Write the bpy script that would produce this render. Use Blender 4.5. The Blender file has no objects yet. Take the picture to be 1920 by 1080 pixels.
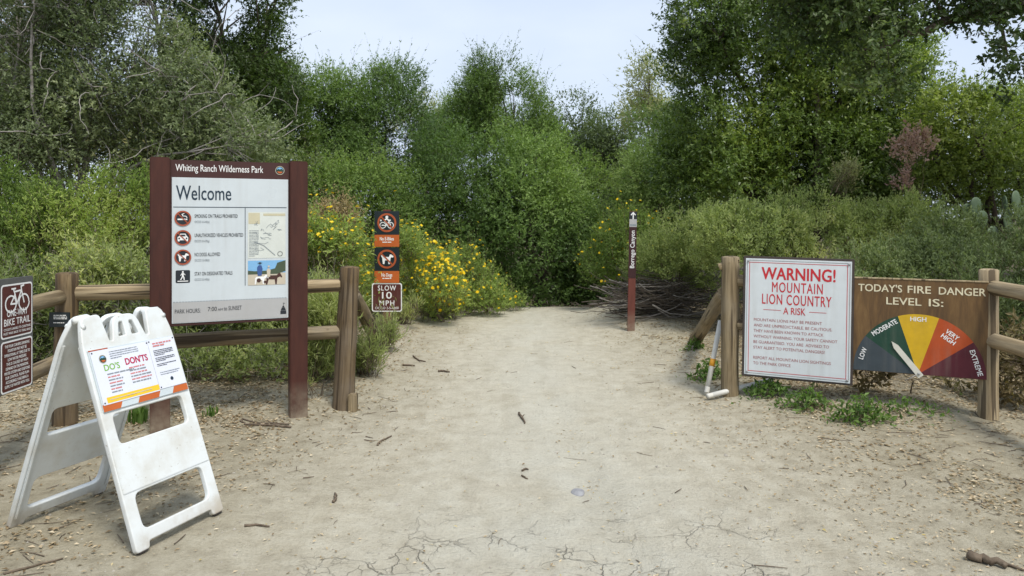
import bpy, bmesh, math, random
import numpy as np
from mathutils import Vector, Matrix, Quaternion
R = math.radians
PI = math.pi
random.seed(4)
sc = bpy.context.scene
C = sc.collection

# ------------------------------------------------------------------ camera, sky, sun, exposure
CAM_H = 1.55
F = 1400.0            # focal length in pixels of a 1920 px wide picture
HOR = 410.0           # row of the horizon
cd = bpy.data.cameras.new('camera'); cam = bpy.data.objects.new('camera', cd); C.objects.link(cam)
cd.sensor_width = 36.0; cd.lens = F / 1920 * 36.0
cd.shift_y = -(540 - HOR) / 1920.0
cd.clip_start = 0.05; cd.clip_end = 3000
cam.location = (0, 0, CAM_H); cam.rotation_euler = (R(90), 0, 0)
sc.camera = cam

SUN_EL, SUN_AZ = 58.0, 150.0         # azimuth clockwise from +Y (the view direction)
w = bpy.data.worlds.new('World'); sc.world = w; w.use_nodes = True
nt = w.node_tree; nt.nodes.clear()
out = nt.nodes.new('ShaderNodeOutputWorld'); bg = nt.nodes.new('ShaderNodeBackground')
sky = nt.nodes.new('ShaderNodeTexSky'); sky.sky_type = 'NISHITA'; sky.sun_disc = False
sky.sun_elevation = R(SUN_EL); sky.sun_rotation = R(SUN_AZ); sky.dust_density = 2.0; sky.air_density = 1.0
tc = nt.nodes.new('ShaderNodeTexCoord'); mp = nt.nodes.new('ShaderNodeMapping'); mp.inputs['Scale'].default_value = (1.2, 1.2, 3.0)
nz = nt.nodes.new('ShaderNodeTexNoise'); nz.inputs['Scale'].default_value = 1.6; nz.inputs['Detail'].default_value = 4
mr = nt.nodes.new('ShaderNodeMapRange'); mr.inputs[1].default_value = .3; mr.inputs[2].default_value = .7; mr.inputs[3].default_value = .80; mr.inputs[4].default_value = .94
mix = nt.nodes.new('ShaderNodeMix'); mix.data_type = 'RGBA'
ccr = nt.nodes.new('ShaderNodeMix'); ccr.data_type = 'RGBA'      # thin cloud, slightly uneven
ccr.inputs[6].default_value = (4.55, 5.25, 6.4, 1); ccr.inputs[7].default_value = (5.4, 6.0, 6.9, 1)
nz2 = nt.nodes.new('ShaderNodeTexNoise'); nz2.inputs['Scale'].default_value = 2.3; nz2.inputs['Detail'].default_value = 5
nt.links.new(mp.outputs[0], nz2.inputs[0])
mr2 = nt.nodes.new('ShaderNodeMapRange'); mr2.inputs[1].default_value = .35; mr2.inputs[2].default_value = .7; nt.links.new(nz2.outputs[0], mr2.inputs[0])
nt.links.new(mr2.outputs[0], ccr.inputs[0]); nt.links.new(ccr.outputs[2], mix.inputs[7])
nt.links.new(tc.outputs['Generated'], mp.inputs[0]); nt.links.new(mp.outputs[0], nz.inputs[0]); nt.links.new(nz.outputs[0], mr.inputs[0])
nt.links.new(mr.outputs[0], mix.inputs[0]); nt.links.new(sky.outputs[0], mix.inputs[6]); nt.links.new(mix.outputs[2], bg.inputs[0])
bg.inputs[1].default_value = 0.078
nt.links.new(bg.outputs[0], out.inputs[0])
sd = bpy.data.lights.new('sun', 'SUN'); sun = bpy.data.objects.new('sun', sd); C.objects.link(sun)
sd.energy = 1.7; sd.angle = R(16); sd.color = (1, .955, .88)
sv = Vector((math.sin(R(SUN_AZ)) * math.cos(R(SUN_EL)), math.cos(R(SUN_AZ)) * math.cos(R(SUN_EL)), math.sin(R(SUN_EL))))
sun.rotation_euler = sv.to_track_quat('Z', 'Y').to_euler(); sun.location = (0, 0, 30)
sc.view_settings.view_transform = 'Standard'; sc.view_settings.look = 'None'
sc.view_settings.exposure = 1.05; sc.view_settings.gamma = 1.0; sc.view_settings.use_curve_mapping = False
sc.render.engine = 'CYCLES'
cy = sc.cycles
cy.max_bounces = 5; cy.diffuse_bounces = 3; cy.glossy_bounces = 2; cy.transmission_bounces = 3; cy.transparent_max_bounces = 4
cy.use_denoising = True; cy.caustics_reflective = False; cy.caustics_refractive = False

# ------------------------------------------------------------------ helpers
def px(x, y, Y):
    return Vector(((x - 960) * Y / F, Y, CAM_H - (y - HOR) * Y / F))
def pxX(x, Y):
    return (x - 960) * Y / F

def tag(o, label=None, cat=None, group=None, kind=None):
    if label: o['label'] = label
    if cat: o['category'] = cat
    if group: o['group'] = group
    if kind: o['kind'] = kind
    return o
def empty(name, loc=(0, 0, 0), rz=0.0):
    o = bpy.data.objects.new(name, None); o.empty_display_size = .1; C.objects.link(o)
    o.location = loc; o.rotation_euler = (0, 0, rz); return o
def link(name, me, mat=None, parent=None):
    o = bpy.data.objects.new(name, me); C.objects.link(o)
    if mat is not None:
        me.materials.clear(); me.materials.append(mat)
    if parent is not None: o.parent = parent
    return o
def pymesh(name, v, f, smooth=False):
    me = bpy.data.meshes.new(name); me.from_pydata([tuple(p) for p in v], [], f); me.update()
    if smooth: me.polygons.foreach_set('use_smooth', [True] * len(me.polygons))
    return me

# ---- node materials
def new_mat(name):
    m = bpy.data.materials.new(name); m.use_nodes = True
    n = m.node_tree; b = n.nodes['Principled BSDF']
    return m, n, b
def N(n, t, **kw):
    x = n.nodes.new(t)
    for k, v in kw.items(): setattr(x, k, v)
    return x
def ramp(n, stops, interp='LINEAR'):
    r = n.nodes.new('ShaderNodeValToRGB'); e = r.color_ramp.elements; r.color_ramp.interpolation = interp
    while len(e) < len(stops): e.new(.5)
    for i, (p, c) in enumerate(stops):
        e[i].position = p; e[i].color = (*c, 1) if len(c) == 3 else c
    return r
def ramp_out(n, v, stops):
    r = ramp(n, stops); n.links.new(v, r.inputs[0]); return r.outputs[0]
def noise(n, vec, scale, detail=4, rough=.55, dist=0.0):
    t = n.nodes.new('ShaderNodeTexNoise'); t.inputs['Scale'].default_value = scale; t.inputs['Detail'].default_value = detail
    t.inputs['Roughness'].default_value = rough; t.inputs['Distortion'].default_value = dist
    if vec is not None: n.links.new(vec, t.inputs['Vector'])
    return t
def mixc(n, fac, a, b, blend='MIX'):
    m = n.nodes.new('ShaderNodeMix'); m.data_type = 'RGBA'; m.blend_type = blend
    for s, v in ((0, fac), (6, a), (7, b)):
        if isinstance(v, (int, float)): m.inputs[s].default_value = v
        elif isinstance(v, tuple): m.inputs[s].default_value = (*v, 1) if len(v) == 3 else v
        else: n.links.new(v, m.inputs[s])
    return m.outputs[2]
def mth(n, op, a, b=None, c=None, clamp=False):
    m = n.nodes.new('ShaderNodeMath'); m.operation = op; m.use_clamp = clamp
    for i, v in enumerate((a, b, c)):
        if v is None: continue
        if isinstance(v, (int, float)): m.inputs[i].default_value = v
        else: n.links.new(v, m.inputs[i])
    return m.outputs[0]
def maprange(n, v, a, b, c, d):
    m = n.nodes.new('ShaderNodeMapRange'); n.links.new(v, m.inputs[0])
    for i, q in enumerate((a, b, c, d)): m.inputs[i + 1].default_value = q
    return m.outputs[0]
def bump(n, h, strength, dist, b):
    m = n.nodes.new('ShaderNodeBump'); m.inputs['Strength'].default_value = strength; m.inputs['Distance'].default_value = dist
    n.links.new(h, m.inputs['Height']); n.links.new(m.outputs[0], b.inputs['Normal'])

def flat_mat(name, col, rough=.5, var=.06, spec=.4, dirt=0.0):
    """painted / printed surface with faint mottling and fading"""
    m, n, b = new_mat(name)
    tcx = N(n, 'ShaderNodeTexCoord'); t = noise(n, tcx.outputs['Object'], 9, 5)
    f = maprange(n, t.outputs[0], .3, .7, 1 - var, 1 + var)
    h = N(n, 'ShaderNodeHueSaturation'); h.inputs['Color'].default_value = (*col, 1); n.links.new(f, h.inputs['Value'])
    c = h.outputs[0]
    if dirt:
        mpz = N(n, 'ShaderNodeMapping'); mpz.inputs['Scale'].default_value = (16, 16, 1.3); n.links.new(tcx.outputs['Object'], mpz.inputs[0])
        st = noise(n, mpz.outputs[0], 1.0, 5, .6); sp = noise(n, tcx.outputs['Object'], 60, 4, .7); bg_ = noise(n, tcx.outputs['Object'], 2.6, 4)
        k = mth(n, 'MULTIPLY', maprange(n, st.outputs[0], .45, .75, 0, 1), maprange(n, bg_.outputs[0], .4, .65, .25, 1))
        k = mth(n, 'ADD', k, mth(n, 'MULTIPLY', maprange(n, sp.outputs[0], .64, .70, 0, 1), .6))
        c = mixc(n, mth(n, 'MULTIPLY', k, dirt, clamp=True), c, (.30, .27, .22))
        n.links.new(maprange(n, bg_.outputs[0], .3, .7, rough * .7, rough * 1.4), b.inputs['Roughness'])
    else: b.inputs['Roughness'].default_value = rough
    n.links.new(c, b.inputs['Base Color'])
    b.inputs['Specular IOR Level'].default_value = spec
    return m

def leaf_mat(name, stops, trans=.3, rough=.5, spec=.3, gain=2.05):
    tint = (1.08, 1.0, .80) if gain > 1 else (1, 1, 1)
    ds = .15 if gain == 2.05 else 0.0                     # dusty, slightly grey greens
    lum = lambda c: .3 * c[0] + .6 * c[1] + .1 * c[2]
    stops = [(p, tuple(min((v * (1 - ds) + lum(c) * ds) * gain * q, .9) for v, q in zip(c, tint))) for p, c in stops]
    m, n, b = new_mat(name)
    a = N(n, 'ShaderNodeAttribute', attribute_name='tone', attribute_type='GEOMETRY')
    r = ramp(n, stops); n.links.new(a.outputs['Fac'], r.inputs[0])
    n.links.new(r.outputs[0], b.inputs['Base Color'])
    b.inputs['Roughness'].default_value = rough; b.inputs['Specular IOR Level'].default_value = spec
    t = N(n, 'ShaderNodeBsdfTranslucent')
    n.links.new(mixc(n, 1.0, r.outputs[0], (1.5, 1.6, .8), 'MULTIPLY'), t.inputs[0])
    mx = N(n, 'ShaderNodeMixShader'); mx.inputs[0].default_value = min(.5, trans * 1.3)
    n.links.new(b.outputs[0], mx.inputs[1]); n.links.new(t.outputs[0], mx.inputs[2])
    n.links.new(mx.outputs[0], n.nodes['Material Output'].inputs[0])
    return m

def wood_mat(name, c0, c1, c2, scale=1.0, grey=.25):
    """weathered peeled log; grain runs along local Z"""
    m, n, b = new_mat(name)
    tcx = N(n, 'ShaderNodeTexCoord'); oi = N(n, 'ShaderNodeObjectInfo')
    add = N(n, 'ShaderNodeVectorMath', operation='ADD'); n.links.new(tcx.outputs['Object'], add.inputs[0])
    sc_ = N(n, 'ShaderNodeVectorMath', operation='SCALE'); sc_.inputs[0].default_value = (7, 3, 11); n.links.new(oi.outputs['Random'], sc_.inputs['Scale'])
    n.links.new(sc_.outputs[0], add.inputs[1])
    mp_ = N(n, 'ShaderNodeMapping'); mp_.inputs['Scale'].default_value = (28 * scale, 28 * scale, 1.6 * scale); n.links.new(add.outputs[0], mp_.inputs[0])
    g = noise(n, mp_.outputs[0], 1.0, 6, .6, .4)
    r = ramp(n, [(.28, c0), (.5, c1), (.72, c2)]); n.links.new(g.outputs[0], r.inputs[0])
    big = noise(n, add.outputs[0], 3.0, 4)
    col = mixc(n, maprange(n, big.outputs[0], .45, .7, 0, grey), r.outputs[0], (.24, .215, .18))
    mp2 = N(n, 'ShaderNodeMapping'); mp2.inputs['Scale'].default_value = (22, 22, .7); n.links.new(add.outputs[0], mp2.inputs[0])
    ck = noise(n, mp2.outputs[0], 1.0, 2, .4)
    crack = ramp(n, [(.575, (0, 0, 0)), (.605, (1, 1, 1))]); n.links.new(ck.outputs[0], crack.inputs[0])
    col = mixc(n, mth(n, 'MULTIPLY', crack.outputs[0], .8), col, (.05, .035, .022))
    mp3 = N(n, 'ShaderNodeMapping'); mp3.inputs['Scale'].default_value = (90, 90, 4); n.links.new(add.outputs[0], mp3.inputs[0])
    fg = noise(n, mp3.outputs[0], 1.0, 4, .65); col = mixc(n, .6, col, ramp_out(n, fg.outputs[0], [(.3, (.5, .48, .45)), (.5, (1, 1, 1)), (.72, (1.25, 1.22, 1.18))]), 'MULTIPLY')
    kn = N(n, 'ShaderNodeTexVoronoi'); kn.inputs['Scale'].default_value = 5.0; n.links.new(add.outputs[0], kn.inputs['Vector'])
    kr = ramp(n, [(.0, (1, 1, 1)), (.09, (0, 0, 0))]); n.links.new(kn.outputs['Distance'], kr.inputs[0])
    col = mixc(n, mth(n, 'MULTIPLY', kr.outputs[0], .6), col, (.07, .045, .025))
    n.links.new(col, b.inputs['Base Color']); b.inputs['Roughness'].default_value = .78; b.inputs['Specular IOR Level'].default_value = .2
    bump(n, mth(n, 'SUBTRACT', g.outputs[0], crack.outputs[0]), .5, .006, b)
    return m

def paint_wood(name, col, col2):
    m, n, b = new_mat(name)
    tcx = N(n, 'ShaderNodeTexCoord'); mp_ = N(n, 'ShaderNodeMapping'); mp_.inputs['Scale'].default_value = (14, 14, 2.2); n.links.new(tcx.outputs['Object'], mp_.inputs[0])
    g = noise(n, mp_.outputs[0], 1.5, 6, .65, .3)
    r = ramp(n, [(.3, col), (.7, col2)]); n.links.new(g.outputs[0], r.inputs[0])
    sep = N(n, 'ShaderNodeSeparateXYZ'); n.links.new(tcx.outputs['Object'], sep.inputs[0])
    dn = noise(n, tcx.outputs['Object'], 12, 4)
    dz = mth(n, 'MULTIPLY', maprange(n, sep.outputs[2], .02, .28, 1.0, 0.0), maprange(n, dn.outputs[0], .3, .65, .2, 1))
    c = mixc(n, mth(n, 'MULTIPLY', dz, .75), r.outputs[0], (.30, .25, .18))       # splashed dust at the foot
    n.links.new(c, b.inputs['Base Color']); b.inputs['Roughness'].default_value = .6; b.inputs['Specular IOR Level'].default_value = .3
    bump(n, g.outputs[0], .25, .003, b)
    return m

M = {}
M['wood'] = wood_mat('weathered_log', (.11, .080, .045), (.22, .170, .100), (.33, .265, .165), grey=.4)
M['wood_light'] = wood_mat('pale_log', (.20, .150, .085), (.34, .265, .160), (.46, .37, .235), grey=.3)
M['wood_dark'] = wood_mat('brown_log', (.065, .042, .022), (.13, .090, .048), (.21, .155, .085), grey=.3)
M['brown_post'] = paint_wood('brown_painted_post', (.040, .013, .009), (.070, .022, .014))
M['brown_header'] = flat_mat('brown_header', (.050, .017, .014), .5)
M['red_post'] = paint_wood('reddish_fibre_post', (.10, .030, .020), (.15, .045, .032))
M['dark_post'] = flat_mat('dark_brown_sticker', (.040, .012, .012), .45)
M['panel'] = flat_mat('pale_sign_panel', (.545, .595, .615), .35, .03, .5, .22)
M['panel_grey'] = flat_mat('grey_footer', (.40, .40, .395), .4, .03, .4, .25)
M['ink'] = flat_mat('black_ink', (.018, .022, .028), .5)
M['navy'] = flat_mat('navy_ink', (.012, .03, .05), .5)
M['white'] = flat_mat('white_ink', (.80, .80, .78), .5)
M['red'] = flat_mat('red_ink', (.50, .022, .030), .5)
M['pinkred'] = flat_mat('faded_red_ink', (.55, .20, .19), .6)
M['redtext'] = flat_mat('thin_red_ink', (.33, .09, .085), .6)
M['ring'] = flat_mat('rust_red_print', (.33, .075, .035), .5)
M['orange'] = flat_mat('orange_print', (.47, .11, .022), .45)
M['black_sign'] = flat_mat('black_sign', (.012, .020, .024), .4)
M['brown_sign'] = flat_mat('brown_sheet_sign', (.085, .022, .018), .4, .1, .4, .2)
M['white_sign'] = flat_mat('white_painted_sheet', (.60, .64, .655), .35, .04, .5, .28)
M['frame_dark'] = flat_mat('dark_timber_edge', (.055, .042, .036), .7, .2)
M['metal'] = flat_mat('galvanised_metal', (.30, .30, .30), .4)
M['greymetal'] = flat_mat('grey_board', (.10, .10, .095), .6, .15)
M['slate'] = flat_mat('slate_blue_paint', (.042, .056, .066), .6, .14, .4, .22)
M['dgreen'] = flat_mat('dark_green_paint', (.010, .050, .030), .6, .14, .4, .22)
M['yellow'] = flat_mat('yellow_paint', (.58, .36, .010), .6, .12, .4, .22)
M['vermilion'] = flat_mat('vermilion_paint', (.40, .062, .010), .6, .12, .4, .22)
M['maroon'] = flat_mat('maroon_paint', (.085, .011, .020), .6, .14, .4, .22)
M['cream'] = flat_mat('cream_paint', (.66, .60, .42), .6, .1)
M['tan'] = flat_mat('map_tan', (.52, .48, .33), .6)
M['mapbg'] = flat_mat('map_paper', (.60, .63, .58), .5)
M['greyink'] = flat_mat('grey_ink', (.22, .25, .27), .6)
M['paper'] = flat_mat('poster_paper', (.66, .685, .76), .55, .02)
M['sheeting'] = flat_mat('grey_sheeting', (.52, .58, .60), .4, .04)
M['green_ink'] = flat_mat('green_ink', (.20, .42, .05), .5)
M['posteryellow'] = flat_mat('yellow_strip', (.80, .50, .03), .5)
M['skyblue'] = flat_mat('print_sky', (.20, .42, .66), .5)
M['sandprint'] = flat_mat('print_sand', (.52, .46, .36), .5)
M['treeprint'] = flat_mat('print_tree', (.06, .085, .05), .5)
M['blueprint'] = flat_mat('print_blue_shirt', (.04, .09, .25), .5)
M['horseprint'] = flat_mat('print_dark_horse', (.06, .025, .02), .5)
M['pvc'] = flat_mat('white_pvc', (.58, .565, .51), .5, .12, .4, .4)
M['tape'] = flat_mat('orange_tape', (.62, .28, .02), .45)

def plastic_mat():
    m, n, b = new_mat('white_plastic')
    tcx = N(n, 'ShaderNodeTexCoord'); t = noise(n, tcx.outputs['Object'], 6, 6, .6)
    d = ramp(n, [(.45, (.66, .69, .685)), (.72, (.54, .53, .475))]); n.links.new(t.outputs[0], d.inputs[0])
    s = noise(n, tcx.outputs['Object'], 70, 3); sr = ramp(n, [(.66, (0, 0, 0)), (.72, (1, 1, 1))]); n.links.new(s.outputs[0], sr.inputs[0])
    big = noise(n, tcx.outputs['Object'], 3.1, 2); bm_ = maprange(n, big.outputs[0], .40, .60, .1, .75)
    c = mixc(n, mth(n, 'MULTIPLY', sr.outputs[0], bm_), d.outputs[0], (.30, .26, .20))
    sep = N(n, 'ShaderNodeSeparateXYZ'); n.links.new(tcx.outputs['Object'], sep.inputs[0])
    dz = mth(n, 'MULTIPLY', maprange(n, sep.outputs[2], .0, .10, .7, 0.0), maprange(n, t.outputs[0], .35, .6, .2, 1))
    c = mixc(n, dz, c, (.34, .28, .20))
    n.links.new(c, b.inputs['Base Color']); b.inputs['Roughness'].default_value = .42
    return m
M['plastic'] = plastic_mat()

# ---- foliage materials
M['oak'] = leaf_mat('oak_leaf', [(0, (.016, .032, .008)), (.45, (.040, .075, .014)), (.8, (.075, .125, .018)), (1, (.14, .19, .035))], .28, .42, .4)
M['oak2'] = leaf_mat('dark_oak_leaf', [(0, (.013, .027, .009)), (.5, (.030, .058, .016)), (1, (.070, .105, .030))], .25, .45, .4)
M['sumac'] = leaf_mat('grey_sumac_leaf', [(0, (.036, .058, .026)), (.5, (.082, .116, .058)), (.85, (.14, .175, .098)), (1, (.20, .19, .09))], .25, .5, .4)
M['feather'] = leaf_mat('feathery_leaf', [(0, (.024, .050, .012)), (.5, (.056, .105, .022)), (1, (.115, .175, .048))], .32, .55, .25)
M['thicket'] = leaf_mat('thicket_leaf', [(0, (.020, .045, .013)), (.5, (.050, .098, .022)), (1, (.10, .165, .042))], .30, .5, .3)
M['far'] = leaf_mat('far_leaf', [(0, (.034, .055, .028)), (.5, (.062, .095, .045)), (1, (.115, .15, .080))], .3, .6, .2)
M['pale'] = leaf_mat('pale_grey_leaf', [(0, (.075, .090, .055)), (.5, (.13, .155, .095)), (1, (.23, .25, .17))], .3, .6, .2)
M['willow'] = leaf_mat('willow_leaf', [(0, (.038, .075, .022)), (.5, (.085, .14, .045)), (1, (.15, .215, .085))], .32, .6, .2)
M['bright'] = leaf_mat('bright_leaf', [(0, (.034, .060, .011)), (.5, (.078, .120, .022)), (1, (.165, .215, .045))], .35, .42, .4)
M['yellowgreen'] = leaf_mat('yellowgreen_leaf', [(0, (.036, .066, .016)), (.45, (.082, .136, .032)), (.8, (.138, .195, .046)), (1, (.21, .25, .10))], .35, .6, .2)
M['sage'] = leaf_mat('sage_leaf', [(0, (.064, .094, .038)), (.45, (.115, .158, .066)), (.8, (.172, .215, .095)), (1, (.235, .26, .14))], .32, .65, .15)
M['sagedark'] = leaf_mat('dull_sage_leaf', [(0, (.040, .062, .032)), (.5, (.078, .112, .056)), (1, (.14, .18, .095))], .3, .6, .2)
M['tangle'] = leaf_mat('tangle_leaf', [(0, (.044, .068, .026)), (.45, (.094, .132, .052)), (.85, (.155, .195, .084)), (1, (.23, .255, .11))], .3, .55, .25)
M['encelia'] = leaf_mat('encelia_leaf', [(0, (.050, .088, .022)), (.5, (.115, .175, .045)), (1, (.20, .255, .085))], .35, .6, .2)
M['grassleaf'] = leaf_mat('pale_grass_leaf', [(0, (.085, .115, .050)), (.5, (.155, .195, .090)), (1, (.25, .28, .16))], .35, .6, .2)
M['weed'] = leaf_mat('weed_leaf', [(0, (.020, .048, .010)), (.5, (.042, .090, .018)), (1, (.080, .145, .036))], .35, .5, .3)
M['dryshrub'] = leaf_mat('dry_brown_leaf', [(0, (.075, .055, .026)), (.5, (.155, .120, .060)), (.8, (.24, .20, .11)), (1, (.10, .13, .04))], .2, .7, .15, gain=1.0)
M['pinkdry'] = leaf_mat('pinkish_dead_leaf', [(0, (.22, .125, .115)), (.5, (.44, .29, .27)), (1, (.62, .49, .47))], .25, .7, .15, gain=1.0)
M['seedhead'] = leaf_mat('tan_seedhead', [(0, (.23, .17, .085)), (.5, (.38, .30, .17)), (1, (.52, .43, .29))], .25, .7, .1, gain=1.0)
M['flower'] = leaf_mat('yellow_petal', [(0, (.62, .40, .008)), (.5, (.78, .56, .015)), (1, (.85, .68, .07))], .25, .6, .1, gain=1.0)
M['litter'] = leaf_mat('dry_litter', [(0, (.12, .085, .048)), (.3, (.24, .175, .10)), (.65, (.42, .335, .22)), (.9, (.58, .49, .35)), (.985, (.60, .52, .38)), (1, (.50, .40, .16))], .1, .8, .1, gain=1.0)
def bark_mat(name, a, b_, sc_=9):
    m, n, b = new_mat(name); tcx = N(n, 'ShaderNodeTexCoord'); t = noise(n, tcx.outputs['Object'], sc_, 5, .65)
    r = ramp(n, [(.3, a), (.7, b_)]); n.links.new(t.outputs[0], r.inputs[0]); n.links.new(r.outputs[0], b.inputs['Base Color'])
    b.inputs['Roughness'].default_value = .85; b.inputs['Specular IOR Level'].default_value = .15; bump(n, t.outputs[0], .5, .01, b)
    return m
M['bark'] = bark_mat('dark_bark', (.045, .036, .028), (.12, .10, .08))
M['greybark'] = bark_mat('grey_dead_bark', (.17, .155, .14), (.42, .39, .36), 14)
M['pile'] = bark_mat('grey_brown_dead_wood', (.10, .088, .075), (.27, .245, .215), 14)
M['stem'] = bark_mat('brown_stem', (.09, .07, .045), (.20, .16, .11), 14)
M['stick'] = bark_mat('brown_stick', (.075, .055, .038), (.19, .15, .11), 20)
M['stone'] = bark_mat('grey_stone', (.20, .20, .21), (.33, .33, .335), 16)
M['cactus'] = flat_mat('cactus_skin', (.095, .14, .075), .55, .15)

# ------------------------------------------------------------------ terrain
_r = np.random.default_rng(11)
_K = [(_r.normal(size=2), _r.uniform(0, 6.28)) for _ in range(14)]
def sn2(X, Y, f):
    s = 0
    for k, p in _K: s = s + np.sin((X * k[0] + Y * k[1]) * f + p)
    return s / 3.7
def sstep(a, b, x):
    t = np.clip((x - a) / (b - a), 0, 1); return t * t * (3 - 2 * t)
def trail_mid(Y):
    return 0.28 - 0.05 * np.clip(Y - 6, 0, 7) * .6 + 0 * Y
def trail_half(Y):
    return 1.55 + 1.15 * sstep(5.6, 2.4, Y) - .12 * sstep(7, 11.5, Y)
def gz(X, Y):
    X = np.asarray(X, float); Y = np.asarray(Y, float)
    near = sstep(60, 20, np.abs(Y)) * sstep(60, 20, np.abs(X))
    z = (sn2(X, Y, 1.1) * .012 + sn2(X + 9, Y, 4.0) * .007 + sn2(X - 5, Y + 3, 11) * .0035) * near
    off = np.abs(X - trail_mid(Y)) - trail_half(Y)
    z = z + .045 * sstep(-.1, .5, off) * sstep(5.3, 6.6, Y)                    # verges a little higher
    z = z + .07 * sstep(.5, 3, off) * sstep(6.5, 9, Y)
    z = z + .30 * np.exp(-((X - 1.95) / .62) ** 2 - ((Y - 11.6) / 1.2) ** 2)    # bank beside the trail
    z = z + .05 * np.exp(-((X + 1.55) / .35) ** 2 - ((Y - 9.6) / 2.2) ** 2)
    z = z - .95 * sstep(12.6, 20, Y) * sstep(5.5, 2.2, np.abs(X - .2))          # trail drops beyond the crest
    z = z - .022 * np.exp(-((X - (.50 - .06 * (Y - 4))) / .10) ** 2) * sstep(8, 6, Y) * sstep(2.2, 3.2, Y)   # shallow runnel
    return z
def gz1(x, y): return float(gz(x, y))

def graded(lo, hi, step, far, grow=1.35):
    a = list(np.arange(lo, hi + 1e-6, step)); s = step; x = hi; hi_l = []
    while x < far: s *= grow; x += s; hi_l.append(x)
    s = step; x = lo; lo_l = []
    while x > -far: s *= grow; x -= s; lo_l.append(x)
    return np.array(lo_l[::-1] + a + hi_l)
xs = graded(-5.2, 5.2, .055, 900); ys = graded(1.6, 13.6, .055, 900)
GX, GY = np.meshgrid(xs, ys); GZ = gz(GX, GY)
nx_, ny_ = len(xs), len(ys)
idx = np.arange(nx_ * ny_).reshape(ny_, nx_)
quads = np.stack([idx[:-1, :-1], idx[:-1, 1:], idx[1:, 1:], idx[1:, :-1]], -1).reshape(-1, 4)
cxm = (GX[:-1, :-1] + GX[1:, 1:]).ravel() / 2; cym = (GY[:-1, :-1] + GY[1:, 1:]).ravel() / 2
edge = np.abs(cxm - trail_mid(cym)) - trail_half(cym) + .10 * sn2(cxm, cym, 2.6) + .05 * sn2(cxm, cym, 8)
on_trail = (edge < 0) & (cym > -6) & (cym < 22)

def arrmesh(name, V, Q, smooth=True):
    me = bpy.data.meshes.new(name); nv, nf, k = len(V), len(Q), Q.shape[1]
    me.vertices.add(nv); me.vertices.foreach_set('co', np.ascontiguousarray(V, np.float32).ravel())
    me.loops.add(nf * k); me.loops.foreach_set('vertex_index', np.ascontiguousarray(Q, np.int32).ravel())
    me.polygons.add(nf); me.polygons.foreach_set('loop_start', np.arange(0, nf * k, k, dtype=np.int32))
    me.polygons.foreach_set('use_smooth', np.full(nf, smooth))
    me.update(calc_edges=True); return me
def submesh(name, V, Q):
    u, inv = np.unique(Q, return_inverse=True); return arrmesh(name, V[u], inv.reshape(Q.shape))

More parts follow.
